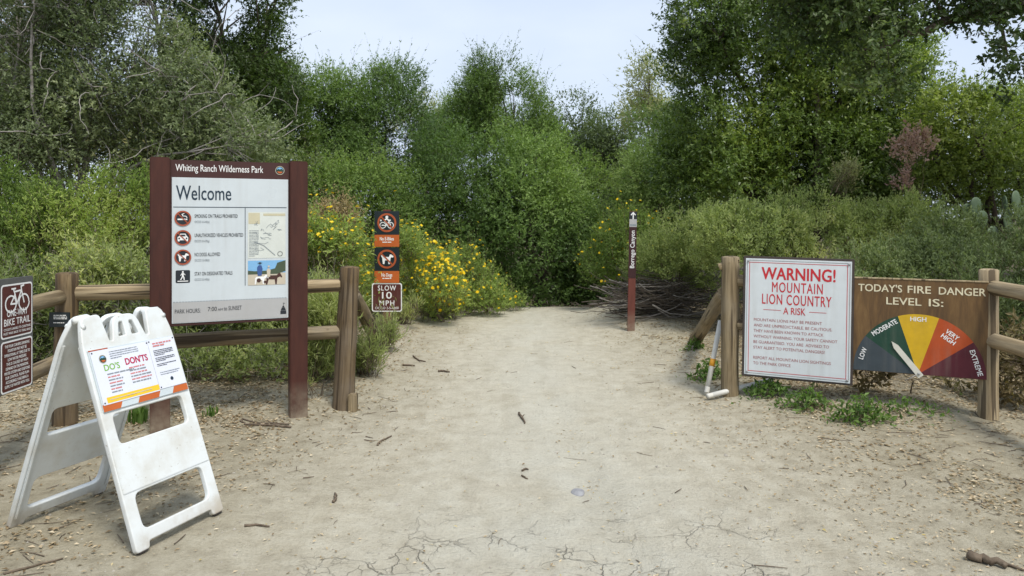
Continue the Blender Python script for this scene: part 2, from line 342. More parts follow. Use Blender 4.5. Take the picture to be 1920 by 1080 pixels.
def ground_mat():
    m, n, b = new_mat('dirt')
    geo = N(n, 'ShaderNodeNewGeometry'); P = geo.outputs['Position']
    sep = N(n, 'ShaderNodeSeparateXYZ'); n.links.new(P, sep.inputs[0]); X, Y = sep.outputs[0], sep.outputs[1]
    n1 = noise(n, P, 1.3, 6, .6); n2 = noise(n, P, 7, 6, .65); n3 = noise(n, P, 55, 5, .7); n4 = noise(n, P, 210, 3, .7)
    # compacted pale clay in the middle of the trail, looser brown soil at the sides
    d = mth(n, 'ABSOLUTE', mth(n, 'SUBTRACT', X, .28))
    wdt = mth(n, 'ADD', 1.5, mth(n, 'MULTIPLY', maprange(n, Y, 5.6, 2.4, 0, 1), .35))
    e = mth(n, 'ADD', mth(n, 'SUBTRACT', d, wdt), mth(n, 'MULTIPLY', mth(n, 'SUBTRACT', n1.outputs[0], .5), 1.5))
    side = maprange(n, e, -.75, .75, 0, 1)
    clay = ramp(n, [(.3, (.41, .370, .282)), (.5, (.495, .455, .355)), (.72, (.56, .528, .428))]); n.links.new(n2.outputs[0], clay.inputs[0])
    soil = ramp(n, [(.3, (.235, .203, .140)), (.5, (.352, .312, .222)), (.72, (.435, .393, .292))]); n.links.new(n2.outputs[0], soil.inputs[0])
    # drier, greyer crust near the viewer
    gre = mth(n, 'MULTIPLY', maprange(n, e, -1.5, -.5, 1, 0), maprange(n, n1.outputs[0], .38, .62, .15, .85))
    c = mixc(n, gre, clay.outputs[0], (.545, .530, .450))
    c = mixc(n, side, c, soil.outputs[0])
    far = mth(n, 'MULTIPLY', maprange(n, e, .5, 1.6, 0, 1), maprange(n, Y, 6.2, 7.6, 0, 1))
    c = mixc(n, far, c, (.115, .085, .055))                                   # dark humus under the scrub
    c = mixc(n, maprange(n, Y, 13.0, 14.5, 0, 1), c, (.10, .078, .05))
    c = mixc(n, .35, c, ramp_out(n, n3.outputs[0], [(.3, (.55, .52, .48)), (.5, (1, 1, 1)), (.75, (1.2, 1.2, 1.2))]), 'MULTIPLY')
    c = mixc(n, .30, c, ramp_out(n, n4.outputs[0], [(.25, (.45, .42, .38)), (.45, (1, 1, 1)), (.8, (1.2, 1.18, 1.15))]), 'MULTIPLY')
    mps = N(n, 'ShaderNodeMapping'); mps.inputs['Scale'].default_value = (5.0, .9, 1); n.links.new(P, mps.inputs[0])
    tr = noise(n, mps.outputs[0], 1.0, 5, .6, .3)                            # wheel and foot traffic drawn out along the trail
    c = mixc(n, .34, c, ramp_out(n, tr.outputs[0], [(.3, (.74, .71, .66)), (.5, (1, 1, 1)), (.75, (1.12, 1.12, 1.12))]), 'MULTIPLY')
    # desiccation cracks in patches
    wv = N(n, 'ShaderNodeVectorMath', operation='ADD'); n.links.new(P, wv.inputs[0])
    dn = noise(n, P, 5, 4, .6); sc_ = N(n, 'ShaderNodeVectorMath', operation='SCALE'); n.links.new(dn.outputs['Color'], sc_.inputs[0]); sc_.inputs['Scale'].default_value = .20
    n.links.new(sc_.outputs[0], wv.inputs[1])
    def cr(scale, wd):
        v = N(n, 'ShaderNodeTexVoronoi', feature='DISTANCE_TO_EDGE'); v.inputs['Scale'].default_value = scale; n.links.new(wv.outputs[0], v.inputs['Vector'])
        return maprange(n, v.outputs['Distance'], 0, wd, 1, 0)
    cm = noise(n, P, 1.1, 3); cm2 = noise(n, P, 3.4, 3)
    patch = mth(n, 'MULTIPLY', maprange(n, Y, 4.2, 3.4, 0, 1), maprange(n, cm.outputs[0], .32, .46, 0, 1))
    patch = mth(n, 'MULTIPLY', patch, maprange(n, e, -.3, -.9, 0, 1))
    k1 = mth(n, 'MULTIPLY', cr(4.2, .022), mth(n, 'MULTIPLY', patch, maprange(n, cm2.outputs[0], .42, .56, 0, 1)))
    k2 = mth(n, 'MULTIPLY', cr(9.5, .030), mth(n, 'MULTIPLY', patch, maprange(n, cm2.outputs[0], .50, .62, 0, .75)))
    k = mth(n, 'MAXIMUM', k1, k2)
    c = mixc(n, mth(n, 'MULTIPLY', k, .48), c, (.12, .10, .075))
    n.links.new(c, b.inputs['Base Color']); b.inputs['Roughness'].default_value = .92; b.inputs['Specular IOR Level'].default_value = .15
    h = mth(n, 'ADD', mth(n, 'MULTIPLY', n3.outputs[0], .55), mth(n, 'MULTIPLY', n4.outputs[0], .3))
    h = mth(n, 'ADD', h, mth(n, 'MULTIPLY', n2.outputs[0], .9)); h = mth(n, 'SUBTRACT', h, mth(n, 'MULTIPLY', k, .6))
    h = mth(n, 'ADD', h, mth(n, 'MULTIPLY', tr.outputs[0], .8)); bump(n, h, .95, .026, b)
    return m
M['dirt'] = ground_mat()
GV = np.stack([GX.ravel(), GY.ravel(), GZ.ravel()], -1)
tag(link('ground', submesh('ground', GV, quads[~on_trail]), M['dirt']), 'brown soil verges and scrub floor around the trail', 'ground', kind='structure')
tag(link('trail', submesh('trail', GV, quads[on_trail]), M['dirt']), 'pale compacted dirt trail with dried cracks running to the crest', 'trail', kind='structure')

# ------------------------------------------------------------------ generic mesh makers
class MB:
    def __init__(s): s.v = []; s.f = []
    def tube(s, pts, rad, n=6, cap=True):
        pts = [Vector(p) for p in pts]; b = len(s.v); m = len(pts)
        if isinstance(rad, (int, float)): rad = [rad] * m
        ref = Vector((0.31, 0.2, .93))
        for i, p in enumerate(pts):
            t = (pts[min(i + 1, m - 1)] - pts[max(i - 1, 0)])
            t = t.normalized() if t.length > 1e-9 else Vector((0, 0, 1))
            a = t.cross(ref)
            if a.length < .05: a = t.cross(Vector((1, 0, 0)))
            a.normalize(); c = t.cross(a)
            for k in range(n):
                q = 2 * PI * k / n; s.v.append(p + (a * math.cos(q) + c * math.sin(q)) * rad[i])
        for i in range(m - 1):
            for k in range(n):
                k2 = (k + 1) % n
                s.f.append((b + i * n + k, b + i * n + k2, b + (i + 1) * n + k2, b + (i + 1) * n + k))
        if cap:
            s.f.append(tuple(b + k for k in range(n))[::-1]); s.f.append(tuple(b + (m - 1) * n + k for k in range(n)))
    def box(s, x0, x1, y0, y1, z0, z1):
        b = len(s.v)
        for z in (z0, z1):
            s.v += [Vector((x0, y0, z)), Vector((x1, y0, z)), Vector((x1, y1, z)), Vector((x0, y1, z))]
        s.f += [(b, b + 3, b + 2, b + 1), (b + 4, b + 5, b + 6, b + 7), (b, b + 1, b + 5, b + 4), (b + 1, b + 2, b + 6, b + 5), (b + 2, b + 3, b + 7, b + 6), (b + 3, b, b + 4, b + 7)]
    def build(s, name, mat, parent=None, smooth=True):
        return link(name, pymesh(name, s.v, s.f, smooth), mat, parent)

def bevel_box(name, x0, x1, y0, y1, z0, z1, mat, parent, bev=.006, seg=2):
    bm = bmesh.new(); bmesh.ops.create_cube(bm, size=1)
    for v in bm.verts:
        v.co = Vector(((x0 + x1) / 2 + v.co.x * (x1 - x0), (y0 + y1) / 2 + v.co.y * (y1 - y0), (z0 + z1) / 2 + v.co.z * (z1 - z0)))
    bmesh.ops.bevel(bm, geom=bm.edges[:], offset=bev, segments=seg, affect='EDGES')
    me = bpy.data.meshes.new(name); bm.to_mesh(me); bm.free()
    return link(name, me, mat, parent)

def log(name, p0, p1, r0, r1, mat, parent, seg=14, dome=False, seed=0, wob=.09, sides=20):
    """a peeled round log from p0 to p1 (world), its grain along local Z, chamfered ends"""
    p0, p1 = Vector(p0), Vector(p1); L = (p1 - p0).length; rg = random.Random(seed + 77)
    ph = [rg.uniform(0, 6.28) for _ in range(6)]
    zs = [0, .012] + [.012 + (L - .024) * i / seg for i in range(1, seg)] + [L - .012, L]
    if dome: zs = zs[:-1] + [L - .004, L]
    v, f = [], []
    for i, z in enumerate(zs):
        t = z / L; r = r0 + (r1 - r0) * t
        if i == 0: r *= .9
        if dome:
            if i == len(zs) - 1: r *= .55
            elif i == len(zs) - 2: r *= .86
        elif i == len(zs) - 1: r *= .88
        for k in range(sides):
            a = 2 * PI * k / sides
            rr = r * (1 + wob * .5 * math.sin(2 * a + ph[0] + z * 1.7) + wob * .35 * math.sin(3 * a + ph[1] - z * 3) + wob * .25 * math.sin(z * 9 + ph[2]) + rg.uniform(-.008, .008))
            v.append((rr * math.cos(a) + .006 * math.sin(z * 2.1 + ph[3]), rr * math.sin(a) + .006 * math.sin(z * 1.7 + ph[4]), z))
    for i in range(len(zs) - 1):
        for k in range(sides):
            k2 = (k + 1) % sides; f.append((i * sides + k, i * sides + k2, (i + 1) * sides + k2, (i + 1) * sides + k))
    f.append(tuple(range(sides))[::-1]); f.append(tuple((len(zs) - 1) * sides + k for k in range(sides)))
    o = link(name, pymesh(name, v, f, True), mat, parent)
    q = (p1 - p0).to_track_quat('Z', 'Y'); o.matrix_parent_inverse = Matrix()
    mw = Matrix.Translation(p0) @ q.to_matrix().to_4x4() @ Matrix.Rotation(rg.uniform(0, 6.28), 4, 'Z')
    o.matrix_basis = (parent_mat(parent).inverted() @ mw) if parent is not None else mw
    return o
def parent_mat(p):
    return Matrix.LocRotScale(p.location, p.rotation_euler, p.scale)

# ---- flat print on a sign: local X right, local Z up, facing local -Y
def flat(name, polys, y, mat, parent):
    v, f = [], []
    for j, p in enumerate(polys):
        b = len(v); a = sum(p[i][0] * p[(i + 1) % len(p)][1] - p[(i + 1) % len(p)][0] * p[i][1] for i in range(len(p)))
        if a < 0: p = p[::-1]
        v += [(x, y - .00025 * (j % 8), z) for x, z in p]; f.append(tuple(range(b, b + len(p))))
    return link(name, pymesh(name, v, f), mat, parent)
def circ(x, z, r, n=36, a0=0, a1=2 * PI):
    return [(x + r * math.cos(a0 + (a1 - a0) * i / n), z + r * math.sin(a0 + (a1 - a0) * i / n)) for i in range(n)]
def ring_polys(x, z, r0, r1, n=40, a0=0, a1=2 * PI):
    o = []
    for i in range(n):
        a, b = a0 + (a1 - a0) * i / n, a0 + (a1 - a0) * (i + 1) / n
        o.append([(x + r0 * math.cos(a), z + r0 * math.sin(a)), (x + r1 * math.cos(a), z + r1 * math.sin(a)), (x + r1 * math.cos(b), z + r1 * math.sin(b)), (x + r0 * math.cos(b), z + r0 * math.sin(b))])
    return o
def flatring(name, x, z, r0, r1, y, mat, parent, n=40, sz=1.0):
    v, f = [], []
    for i in range(n):
        a = 2 * PI * i / n
        v += [(x + r0 * math.cos(a), y, z + r0 * math.sin(a)), (x + r1 * math.cos(a), y, z + r1 * math.sin(a))]
    for i in range(n):
        j = (i + 1) % n; f.append((2 * i, 2 * i + 1, 2 * j + 1, 2 * j))
    return link(name, pymesh(name, v, f), mat, parent)
def rect(x0, x1, z0, z1): return [(x0, z0), (x1, z0), (x1, z1), (x0, z1)]
def rrect(x0, x1, z0, z1, r, n=5):
    o = []
    for cx_, cz_, a in ((x1 - r, z0 + r, -PI / 2), (x1 - r, z1 - r, 0), (x0 + r, z1 - r, PI / 2), (x0 + r, z0 + r, PI)):
        for i in range(n + 1):
            q = a + PI / 2 * i / n; o.append((cx_ + r * math.cos(q), cz_ + r * math.sin(q)))
    return o
def frame_polys(outer, inner):
    n = len(outer); return [[outer[i], outer[(i + 1) % n], inner[(i + 1) % n], inner[i]] for i in range(n)]
def flatframe(name, outer, inner, y, mat, parent):
    n = len(outer); v = [(x, y, z) for x, z in outer] + [(x, y, z) for x, z in inner]
    return link(name, pymesh(name, v, [(i, (i + 1) % n, n + (i + 1) % n, n + i) for i in range(n)]), mat, parent)
def stroke(pts, wd):
    o = []
    for (x0, z0), (x1, z1) in zip(pts[:-1], pts[1:]):
        dx, dz = x1 - x0, z1 - z0; l = math.hypot(dx, dz) or 1; a, b = -dz / l * wd / 2, dx / l * wd / 2; e, g = dx / l * wd * .35, dz / l * wd * .35
        o.append([(x0 - e + a, z0 - g + b), (x0 - e - a, z0 - g - b), (x1 + e - a, z1 + g - b), (x1 + e + a, z1 + g + b)])
    return o

_tc = {}
def text_geom(s, bold, sp):
    key = (s, bold, sp)
    if key in _tc: return _tc[key]
    cu = bpy.data.curves.new('t', 'FONT'); cu.body = s; cu.size = 1; cu.offset = bold; cu.space_character = sp; cu.resolution_u = 3
    ob = bpy.data.objects.new('t', cu); C.objects.link(ob)
    dg = bpy.context.evaluated_depsgraph_get(); dg.update()
    me = bpy.data.meshes.new_from_object(ob.evaluated_get(dg))
    n = len(me.vertices); a = np.zeros(n * 3); me.vertices.foreach_get('co', a); a = a.reshape(-1, 3)
    fs = [tuple(p.vertices) for p in me.polygons]
    bpy.data.objects.remove(ob); bpy.data.curves.remove(cu); bpy.data.meshes.remove(me)
    _tc[key] = (a, fs); return _tc[key]
CAP = None
def text(name, s, x0, x1, zb, cap, mat, y, parent, bold=.0, rot=0.0, pivot=None, sp=1.0):
    """lettering that fills x0..x1 with its base line at zb and capitals of height cap"""
    global CAP
    if CAP is None:
        a, _ = text_geom('H', 0, 1); CAP = a[:, 1].max()
    a, fs = text_geom(s, 0, sp)
    lo, hi = a[:, 0].min(), a[:, 0].max()
    X = x0 + (a[:, 0] - lo) / (hi - lo) * (x1 - x0); Z = zb + a[:, 1] * cap / CAP
    if rot:
        cx_, cz_ = pivot; c_, s_ = math.cos(rot), math.sin(rot)
        X, Z = cx_ + (X - cx_) * c_ - (Z - cz_) * s_, cz_ + (X - cx_) * s_ + (Z - cz_) * c_
    V, Fs = [], []
    e = bold * cap * 1.1
    for k, (ex, ez) in enumerate([(0, 0)] if not bold else [(-e, e * .7), (e, e * .7), (-e, -e * .7), (e, -e * .7), (0, 0)]):
        b = len(V); V += [(p + ex, y - .00012 * k, q + ez) for p, q in zip(X, Z)]; Fs += [tuple(i + b for i in f) for f in fs]
    return link(name, pymesh(name, V, Fs), mat, parent)
def greek(name, x0, x1, zs, h, mat, y, parent, seed=0, last=.6):
    """lines of print too small to read: word-long dashes"""
    rg = random.Random(seed); ps = []
    for i, z in enumerate(zs):
        x = x0; end = x1 if i < len(zs) - 1 else x0 + (x1 - x0) * last
        while x < end - h:
            l = min(rg.uniform(1.5, 6) * h, end - x); ps.append(rect(x, x + l, z, z + h)); x += l + h * .55
    return flat(name, ps, y, mat, parent)

def curve_plate(name, outer, holes, ext, bev, mat, parent, res=2):
    """a plate with rounded edges cut from an outline with holes; outline in local X,Z, thickness along Y"""
    cu = bpy.data.curves.new('p', 'CURVE'); cu.dimensions = '2D'; cu.fill_mode = 'BOTH'; cu.extrude = ext; cu.bevel_depth = bev; cu.bevel_resolution = res
    for pl in [outer] + holes:
        sp = cu.splines.new('POLY'); sp.points.add(len(pl) - 1); sp.use_cyclic_u = True
        for p, (x, z) in zip(sp.points, pl): p.co = (x, z, 0, 1)
    ob = bpy.data.objects.new('p', cu); C.objects.link(ob)
    dg = bpy.context.evaluated_depsgraph_get(); dg.update()
    me = bpy.data.meshes.new_from_object(ob.evaluated_get(dg)); bpy.data.objects.remove(ob); bpy.data.curves.remove(cu)
    n = len(me.vertices); a = np.zeros(n * 3); me.vertices.foreach_get('co', a); a = a.reshape(-1, 3)
    b = np.stack([a[:, 0], -a[:, 2], a[:, 1]], -1); me.vertices.foreach_set('co', b.ravel()); me.update()
    return link(name, me, mat, parent)
def roundpoly(pts, r, n=4):
    o = []
    for i, p in enumerate(pts):
        a = Vector(pts[i - 1]); b = Vector(p[:2]); c = Vector(pts[(i + 1) % len(pts)][:2]); a = Vector(pts[i - 1][:2])
        rr = p[2] if len(p) > 2 else r
        u, v_ = (a - b), (c - b); k = min(rr, u.length * .48, v_.length * .48); s, e = b + u.normalized() * k, b + v_.normalized() * k
        for j in range(n + 1):
            t = j / n; q = s * (1 - t) ** 2 + b * 2 * t * (1 - t) + e * t * t; o.append((q.x, q.y))
    return o
def screw(name, x, z, y, r, mat, parent):
    m = MB(); m.tube([(x, y, z), (x, y - r * .5, z), (x, y - r * .8, z)], [r, r, r * .6], 10); return m.build(name, mat, parent)

def seal(x, z, r, y, parent):
    """round park emblem: dark ring, sky, hills, orange field"""
    o = flat('emblem', [circ(x, z, r)], y, M['navy'], parent)
    flatring('emblem_ring', x, z, r * .86, r * .96, y - .0008, M['tan'], o)
    flat('emblem_sky', [circ(x, z, r * .70, 24, R(10), R(170))], y - .0008, M['skyblue'], o)
    flat('emblem_hills', [[(x - r * .69, z + r * .1), (x - r * .3, z + r * .38), (x, z + r * .2), (x + r * .35, z + r * .42), (x + r * .69, z + r * .1), (x + r * .6, z - r * .25), (x - r * .6, z - r * .25)]], y - .0016, M['dgreen'], o)
    flat('emblem_field', [circ(x, z - r * .05, r * .62, 20, R(195), R(345))], y - .0024, M['orange'], o)
    return o
def dog_polys(x, z, s, flip=1):
    P = [(-.50, .20), (-.42, .12), (-.36, -.45), (-.22, -.45), (-.18, -.12), (.10, -.12), (.14, -.45), (.28, -.45), (.32, .02), (.38, .16), (.56, .14), (.60, .26), (.40, .40), (.28, .42), (.18, .18), (-.30, .20), (-.42, .36), (-.52, .34)]
    return [[(x + flip * a * s, z + b * s) for a, b in P]]
def bike_polys(x, z, s, wd):
    r = .26 * s; A = (x - .30 * s, z - .12 * s); B = (x + .30 * s, z - .12 * s); bb = (x - .02 * s, z - .13 * s); st = (x - .14 * s, z + .22 * s); hd = (x + .18 * s, z + .24 * s)
    ps = ring_polys(*A, r - wd, r, 24) + ring_polys(*B, r - wd, r, 24)
    for l in ([A, bb, hd, st, bb], [A, (st[0] + .03 * s, st[1] - .08 * s)], [B, hd, (hd[0] - .02 * s, hd[1] + .12 * s), (hd[0] + .10 * s, hd[1] + .14 * s)], [st, (st[0] - .03 * s, st[1] + .08 * s)], [(st[0] - .11 * s, st[1] + .09 * s), (st[0] + .06 * s, st[1] + .09 * s)]):
        ps += stroke(l, wd)
    return ps
def person_polys(x, z, s):
    ps = [circ(x, z + .40 * s, .09 * s, 14), [(x - .11 * s, z + .28 * s), (x + .10 * s, z + .28 * s), (x + .07 * s, z - .05 * s), (x - .08 * s, z - .05 * s)]]
    ps += stroke([(x - .03 * s, z), (x - .08 * s, z - .18 * s), (x - .2 * s, z - .38 * s)], .10 * s) + stroke([(x + .03 * s, z), (x + .10 * s, z - .18 * s), (x + .12 * s, z - .38 * s)], .10 * s)
    ps += stroke([(x - .09 * s, z + .24 * s), (x - .20 * s, z + .06 * s)], .06 * s) + stroke([(x + .09 * s, z + .24 * s), (x + .22 * s, z + .10 * s)], .06 * s)
    return ps

# ------------------------------------------------------------------ welcome board
def welcome_sign():
    t = empty('welcome_sign', (-2.14, 5.695, 0), R(24.5))
    tag(t, 'large brown framed Welcome board with pale panel, rules, map and park hours', 'sign')
    for s in (-1, 1):
        x = s * .492
        bevel_box('post', x - .068, x + .068, -.062, .055, -.25, 2.0, M['brown_post'], t, .008)
    bd = bevel_box('backing_board', -.4238, .4238, -.03, .03, .755, 1.985, M['brown_header'], t, .004)
    pn = bevel_box('panel', -.414, .414, -.036, -.0303, .777, 1.855, M['panel'], t, .0015, 1)
    y = -.0375
    X = lambda u: -.414 + .828 * u
    Z = lambda v: 1.855 - 1.078 * v
    text('lettering', 'Whiting Ranch Wilderness Park', X(.03), X(.775), 1.903, .050, M['white'], -.0315, bd, .004)
    seal(X(.925), 1.925, .035, -.0315, bd)
    flat('footer', [rect(X(.008), X(.992), Z(.994), Z(.857))], y, M['panel_grey'], pn)
    flat('dashed_line', [rect(X(.01 + i * .0245), X(.01 + i * .0245 + .017), Z(.8555), Z(.852)) for i in range(40)], y, M['greyink'], pn)
    text('lettering', 'Welcome', X(.035), X(.495), Z(.153), .105, M['navy'], y, pn, .006)
    flat('rule', [rect(X(.012), X(.985), Z(.2055), Z(.2010))], y, M['navy'], pn)
    flat('rule', [rect(X(.613), X(.6185), Z(.757), Z(.2065))], y, M['navy'], pn)
    rows = [(.281, 'SMOKING ON TRAILS PROHIBITED', .55, 'OCCO 2-5-45(a)', .31), (.414, 'UNAUTHORIZED VEHICLES PROHIBITED', .598, 'OCCO 2-5-29(g)', .31), (.547, 'NO DOGS ALLOWED', .40, 'OCCO 2-5-38(d)', .31), (.680, 'STAY ON DESIGNATED TRAILS', .505, 'OCCO 2-5-40(a)', .31)]
    for i, (v, a, ua, b, ub) in enumerate(rows):
        text('lettering', a, X(.187), X(ua), Z(v - .004), .026, M['ink'], y, pn, .004)
        text('lettering', b, X(.187), X(ub), Z(v + .031), .016, M['greyink'], y, pn, .006)
        cx, cz = X(.090), Z(v)
        if i < 3:
            ic = flat('symbol', [circ(cx, cz, .055)], y, M['ink'], pn)
            if i == 0:
                flat('cigarette', [rect(cx - .036, cx + .018, cz - .012, cz - .002), rect(cx + .021, cx + .03, cz - .012, cz - .002)] + stroke([(cx + .028, cz + .004), (cx + .022, cz + .016), (cx + .0, cz + .018), (cx - .006, cz + .03), (cx + .008, cz + .036)], .005), y - .001, M['white'], ic)
            elif i == 1:
                flat('car_shape', [[(cx - .036, cz - .018), (cx + .036, cz - .018), (cx + .036, cz + .004), (cx + .026, cz + .012), (cx + .018, cz + .030), (cx - .018, cz + .030), (cx - .026, cz + .012), (cx - .036, cz + .004)], rect(cx - .034, cx - .022, cz - .026, cz - .016), rect(cx + .022, cx + .034, cz - .026, cz - .016)], y - .001, M['white'], ic)
                flat('car_marks', [[(cx - .020, cz + .012), (cx + .020, cz + .012), (cx + .014, cz + .024), (cx - .014, cz + .024)], circ(cx - .025, cz - .004, .006, 12), circ(cx + .025, cz - .004, .006, 12)], y - .0035, M['ink'], ic)
            else:
                flat('dog_shape', dog_polys(cx, cz, .068), y - .001, M['white'], ic)
            flatring('prohibition_ring', cx, cz, .046, .057, y - .0042, M['ring'], ic)
            flat('slash', stroke([(cx - .032, cz + .034), (cx + .032, cz - .034)], .007), y - .0045, M['ring'], ic)
        else:
            ic = flat('symbol', [rrect(cx - .049, cx + .049, cz - .047, cz + .047, .010)], y, M['ink'], pn)
            flat('walker', person_polys(cx, cz + .005, .072) + [rect(cx - .036, cx + .036, cz - .037, cz - .031)], y - .001, M['white'], ic)
    # map
    mpb = flat('map', [rect(X(.64), X(.975), Z(.565), Z(.235))], y, M['mapbg'], pn)
    flat('map_inset', [rect(X(.645), X(.745), Z(.320), Z(.242)), rect(X(.775), X(.972), Z(.262), Z(.246))], y - .001, M['tan'], mpb)
    rg = random.Random(3); ps = []
    for _ in range(16):
        a = (X(rg.uniform(.70, .95)), Z(rg.uniform(.30, .52))); pl = [a]
        for __ in range(rg.randint(3, 6)): pl.append((min(max(pl[-1][0] + rg.uniform(-.03, .03), X(.65)), X(.97)), pl[-1][1] + rg.uniform(-.018, .018)))
        ps += stroke(pl, .0022)
    flat('map_trails', ps, y - .001, M['greyink'], mpb)['kind'] = 'stuff'
    flat('map_road', stroke([(X(.70), Z(.45)), (X(.78), Z(.475)), (X(.88), Z(.545))], .004), y - .003, M['greyink'], mpb)
    flatring('map_compass', X(.925), Z(.535), .016, .019, y - .003, M['ink'], mpb, 24)
    greek('map_legend', X(.65), X(.735), [Z(.37 + .0105 * i) for i in range(18)], .0035, M['greyink'], y - .001, mpb, 5)
    # printed photo of two riders
    ph = flat('printed_photo', [rect(X(.64), X(.975), Z(.757), Z(.582))], y, M['skyblue'], pn)
    flat('photo_ground', [[(X(.64), Z(.757)), (X(.975), Z(.757)), (X(.975), Z(.672)), (X(.64), Z(.668))]], y - .0008, M['sandprint'], ph)
    flat('photo_trees', [[(X(.64), Z(.68)), (X(.64), Z(.652)), (X(.70), Z(.657)), (X(.80), Z(.655)), (X(.88), Z(.64)), (X(.90), Z(.60)), (X(.975), Z(.583)), (X(.975), Z(.66)), (X(.90), Z(.68))]], y - .0016, M['treeprint'], ph)
    def horse(u, v, s, mat):
        x, z = X(u), Z(v)
        P = [(-.5, .1), (-.55, -.5), (-.45, -.5), (-.35, -.1), (.1, -.12), (.15, -.5), (.25, -.5), (.30, .0), (.50, .10), (.62, .0), (.66, .08), (.52, .35), (.42, .38), (.25, .2), (-.35, .2)]
        flat('photo_horse', [[(x + a * s, z + b * s) for a, b in P]], y - .0026, mat, ph)
    horse(.755, .712, .085, M['white']); horse(.865, .708, .10, M['horseprint'])
    flat('photo_horse_patch', [circ(X(.735), Z(.722), .016, 12), circ(X(.79), Z(.735), .010, 10)], y - .0034, M['horseprint'], ph)
    flat('photo_rider', [[(X(.725), Z(.69)), (X(.72), Z(.63)), (X(.735), Z(.615)), (X(.757), Z(.615)), (X(.768), Z(.64)), (X(.76), Z(.69))]], y - .0040, M['blueprint'], ph)
    flat('photo_hat', [circ(X(.745), Z(.600), .008, 10), rect(X(.725), X(.765), Z(.601), Z(.597))], y - .0046, M['ink'], ph)
    flat('photo_rider', [[(X(.81), Z(.70)), (X(.805), Z(.65)), (X(.82), Z(.635)), (X(.84), Z(.65)), (X(.835), Z(.70))], circ(X(.823), Z(.625), .008, 10)], y - .0040, M['sandprint'], ph)
    text('lettering', 'PARK HOURS:', X(.025), X(.235), Z(.932), .030, M['ink'], y - .001, pn, .002)
    text('lettering', '7:00', X(.297), X(.372), Z(.926), .031, M['ink'], y - .001, pn, .002)
    text('lettering', 'AM', X(.380), X(.422), Z(.926), .018, M['ink'], y - .001, pn, .002)
    text('lettering', 'to SUNSET', X(.432), X(.585), Z(.926), .031, M['ink'], y - .001, pn, .002)
    lx, lz = X(.955), Z(.93)
    lg = flat('tower_mark', [rect(lx - .022, lx + .022, lz - .045, lz - .02), [(lx - .02, lz - .018), (lx + .02, lz - .018), (lx + .012, lz + .006), (lx - .012, lz + .006)], rect(lx - .007, lx + .007, lz + .008, lz + .018)] + stroke([(lx, lz + .018), (lx, lz + .042), (lx + .010, lz + .037)], .003), y - .001, M['ink'], pn)
    return t
welcome_sign()

# ------------------------------------------------------------------ log fences
PB, PA = Vector((-3.37, 5.64, 0)), Vector((-1.375, 6.2, 0))
def gp(x, y, z): return (x, y, z + gz1(x, y))
def fence_a():
    t = empty('log_fence', (PA.x, PA.y, 0)); tag(t, 'brown log rail fence passing behind the Welcome board', 'fence', 'log rail fences at the trail gateway')
    log('post', gp(PA.x - .035, PA.y, -.3), (PA.x + .025, PA.y, 1.155), .090, .083, M['wood_dark'], t, dome=True, seed=1)
    log('post', gp(PB.x, PB.y, -.3), (PB.x, PB.y, 1.145), .088, .078, M['wood_dark'], t, dome=True, seed=2)
    log('post', gp(-3.05, 3.55, -.3), (-3.05, 3.55, 1.15), .088, .08, M['wood'], t, dome=True, seed=21)
    for z0, z1, sd in ((.985, 1.0, 3), (.575, .608, 4)):
        log('rail', (PB.x + .06, PB.y + .017, z0), (PA.x - .05, PA.y - .014, z1), .058, .056, M['wood_light'] if sd == 3 else M['wood'], t, seed=sd)
    for z0, z1, sd in ((.965, .96, 5), (.50, .49, 6)):
        log('rail', (-3.06, 3.61, z0), (PB.x - .01, PB.y - .05, z1), .062, .056, M['wood'], t, seed=sd)
    log('brace', (PA.x + .03, PA.y + .06, .93), gp(-1.62, 9.0, .01), .066, .064, M['wood'], t, seed=7)
    bevel_box('stub', .035, .105, -.115, -.035, gz1(PA.x, PA.y) - .1, .115, M['wood'], t, .006)
    q = bevel_box('placard', -.085, .07, -.010, 0, 0, .11, M['black_sign'], t, .003)
    q.location = (PB.x - PA.x + .02, PB.y - PA.y - .092, .745)
    greek('placard_print', -.05, .05, [.085, .072, .06, .03], .006, M['white'], -.0115, q, 3, .8)['kind'] = 'stuff'
    return t
fence_a()
RA, RB = Vector((1.9, 6.48, 0)), Vector((3.66, 5.74, 0))
def fence_b():
    t = empty('log_fence', (RA.x, RA.y, 0)); tag(t, 'pale log rail fence carrying the warning and fire danger boards', 'fence', 'log rail fences at the trail gateway')
    log('post', gp(RA.x, RA.y, -.3), (RA.x - .005, RA.y, 1.225), .078, .074, M['wood'], t, dome=True, seed=11)
    log('post', gp(RB.x, RB.y, -.3), (RB.x + .0, RB.y, 1.165), .074, .070, M['wood_light'], t, dome=True, seed=12)
    log('post', gp(3.62, 3.4, -.3), (3.62, 3.4, 1.17), .08, .075, M['wood'], t, dome=True, seed=13)
    d = (RB - RA).normalized()
    for z, sd in ((.98, 14), (.60, 15)):
        log('rail', (RA.x + .05, RA.y - .02, z + .03), (RB.x - .05, RB.y + .02, z), .052, .05, M['wood'], t, seed=sd)
        log('rail', (RB.x + .01, RB.y - .03, z + .035 - (.02 if sd == 15 else 0)), (3.63, 3.46, z), .056, .054, M['wood_light'], t, seed=sd + 5)
    log('brace', (RA.x - .03, RA.y + .05, .90), gp(2.22, 9.1, .0), .070, .070, M['wood'], t, seed=16)
    log('tenon', (RA.x - .10, RA.y + .02, 1.13), (RA.x + .06, RA.y - .03, 1.20), .03, .03, M['wood_light'], t, seed=17, seg=3)
    return t
fence_b()

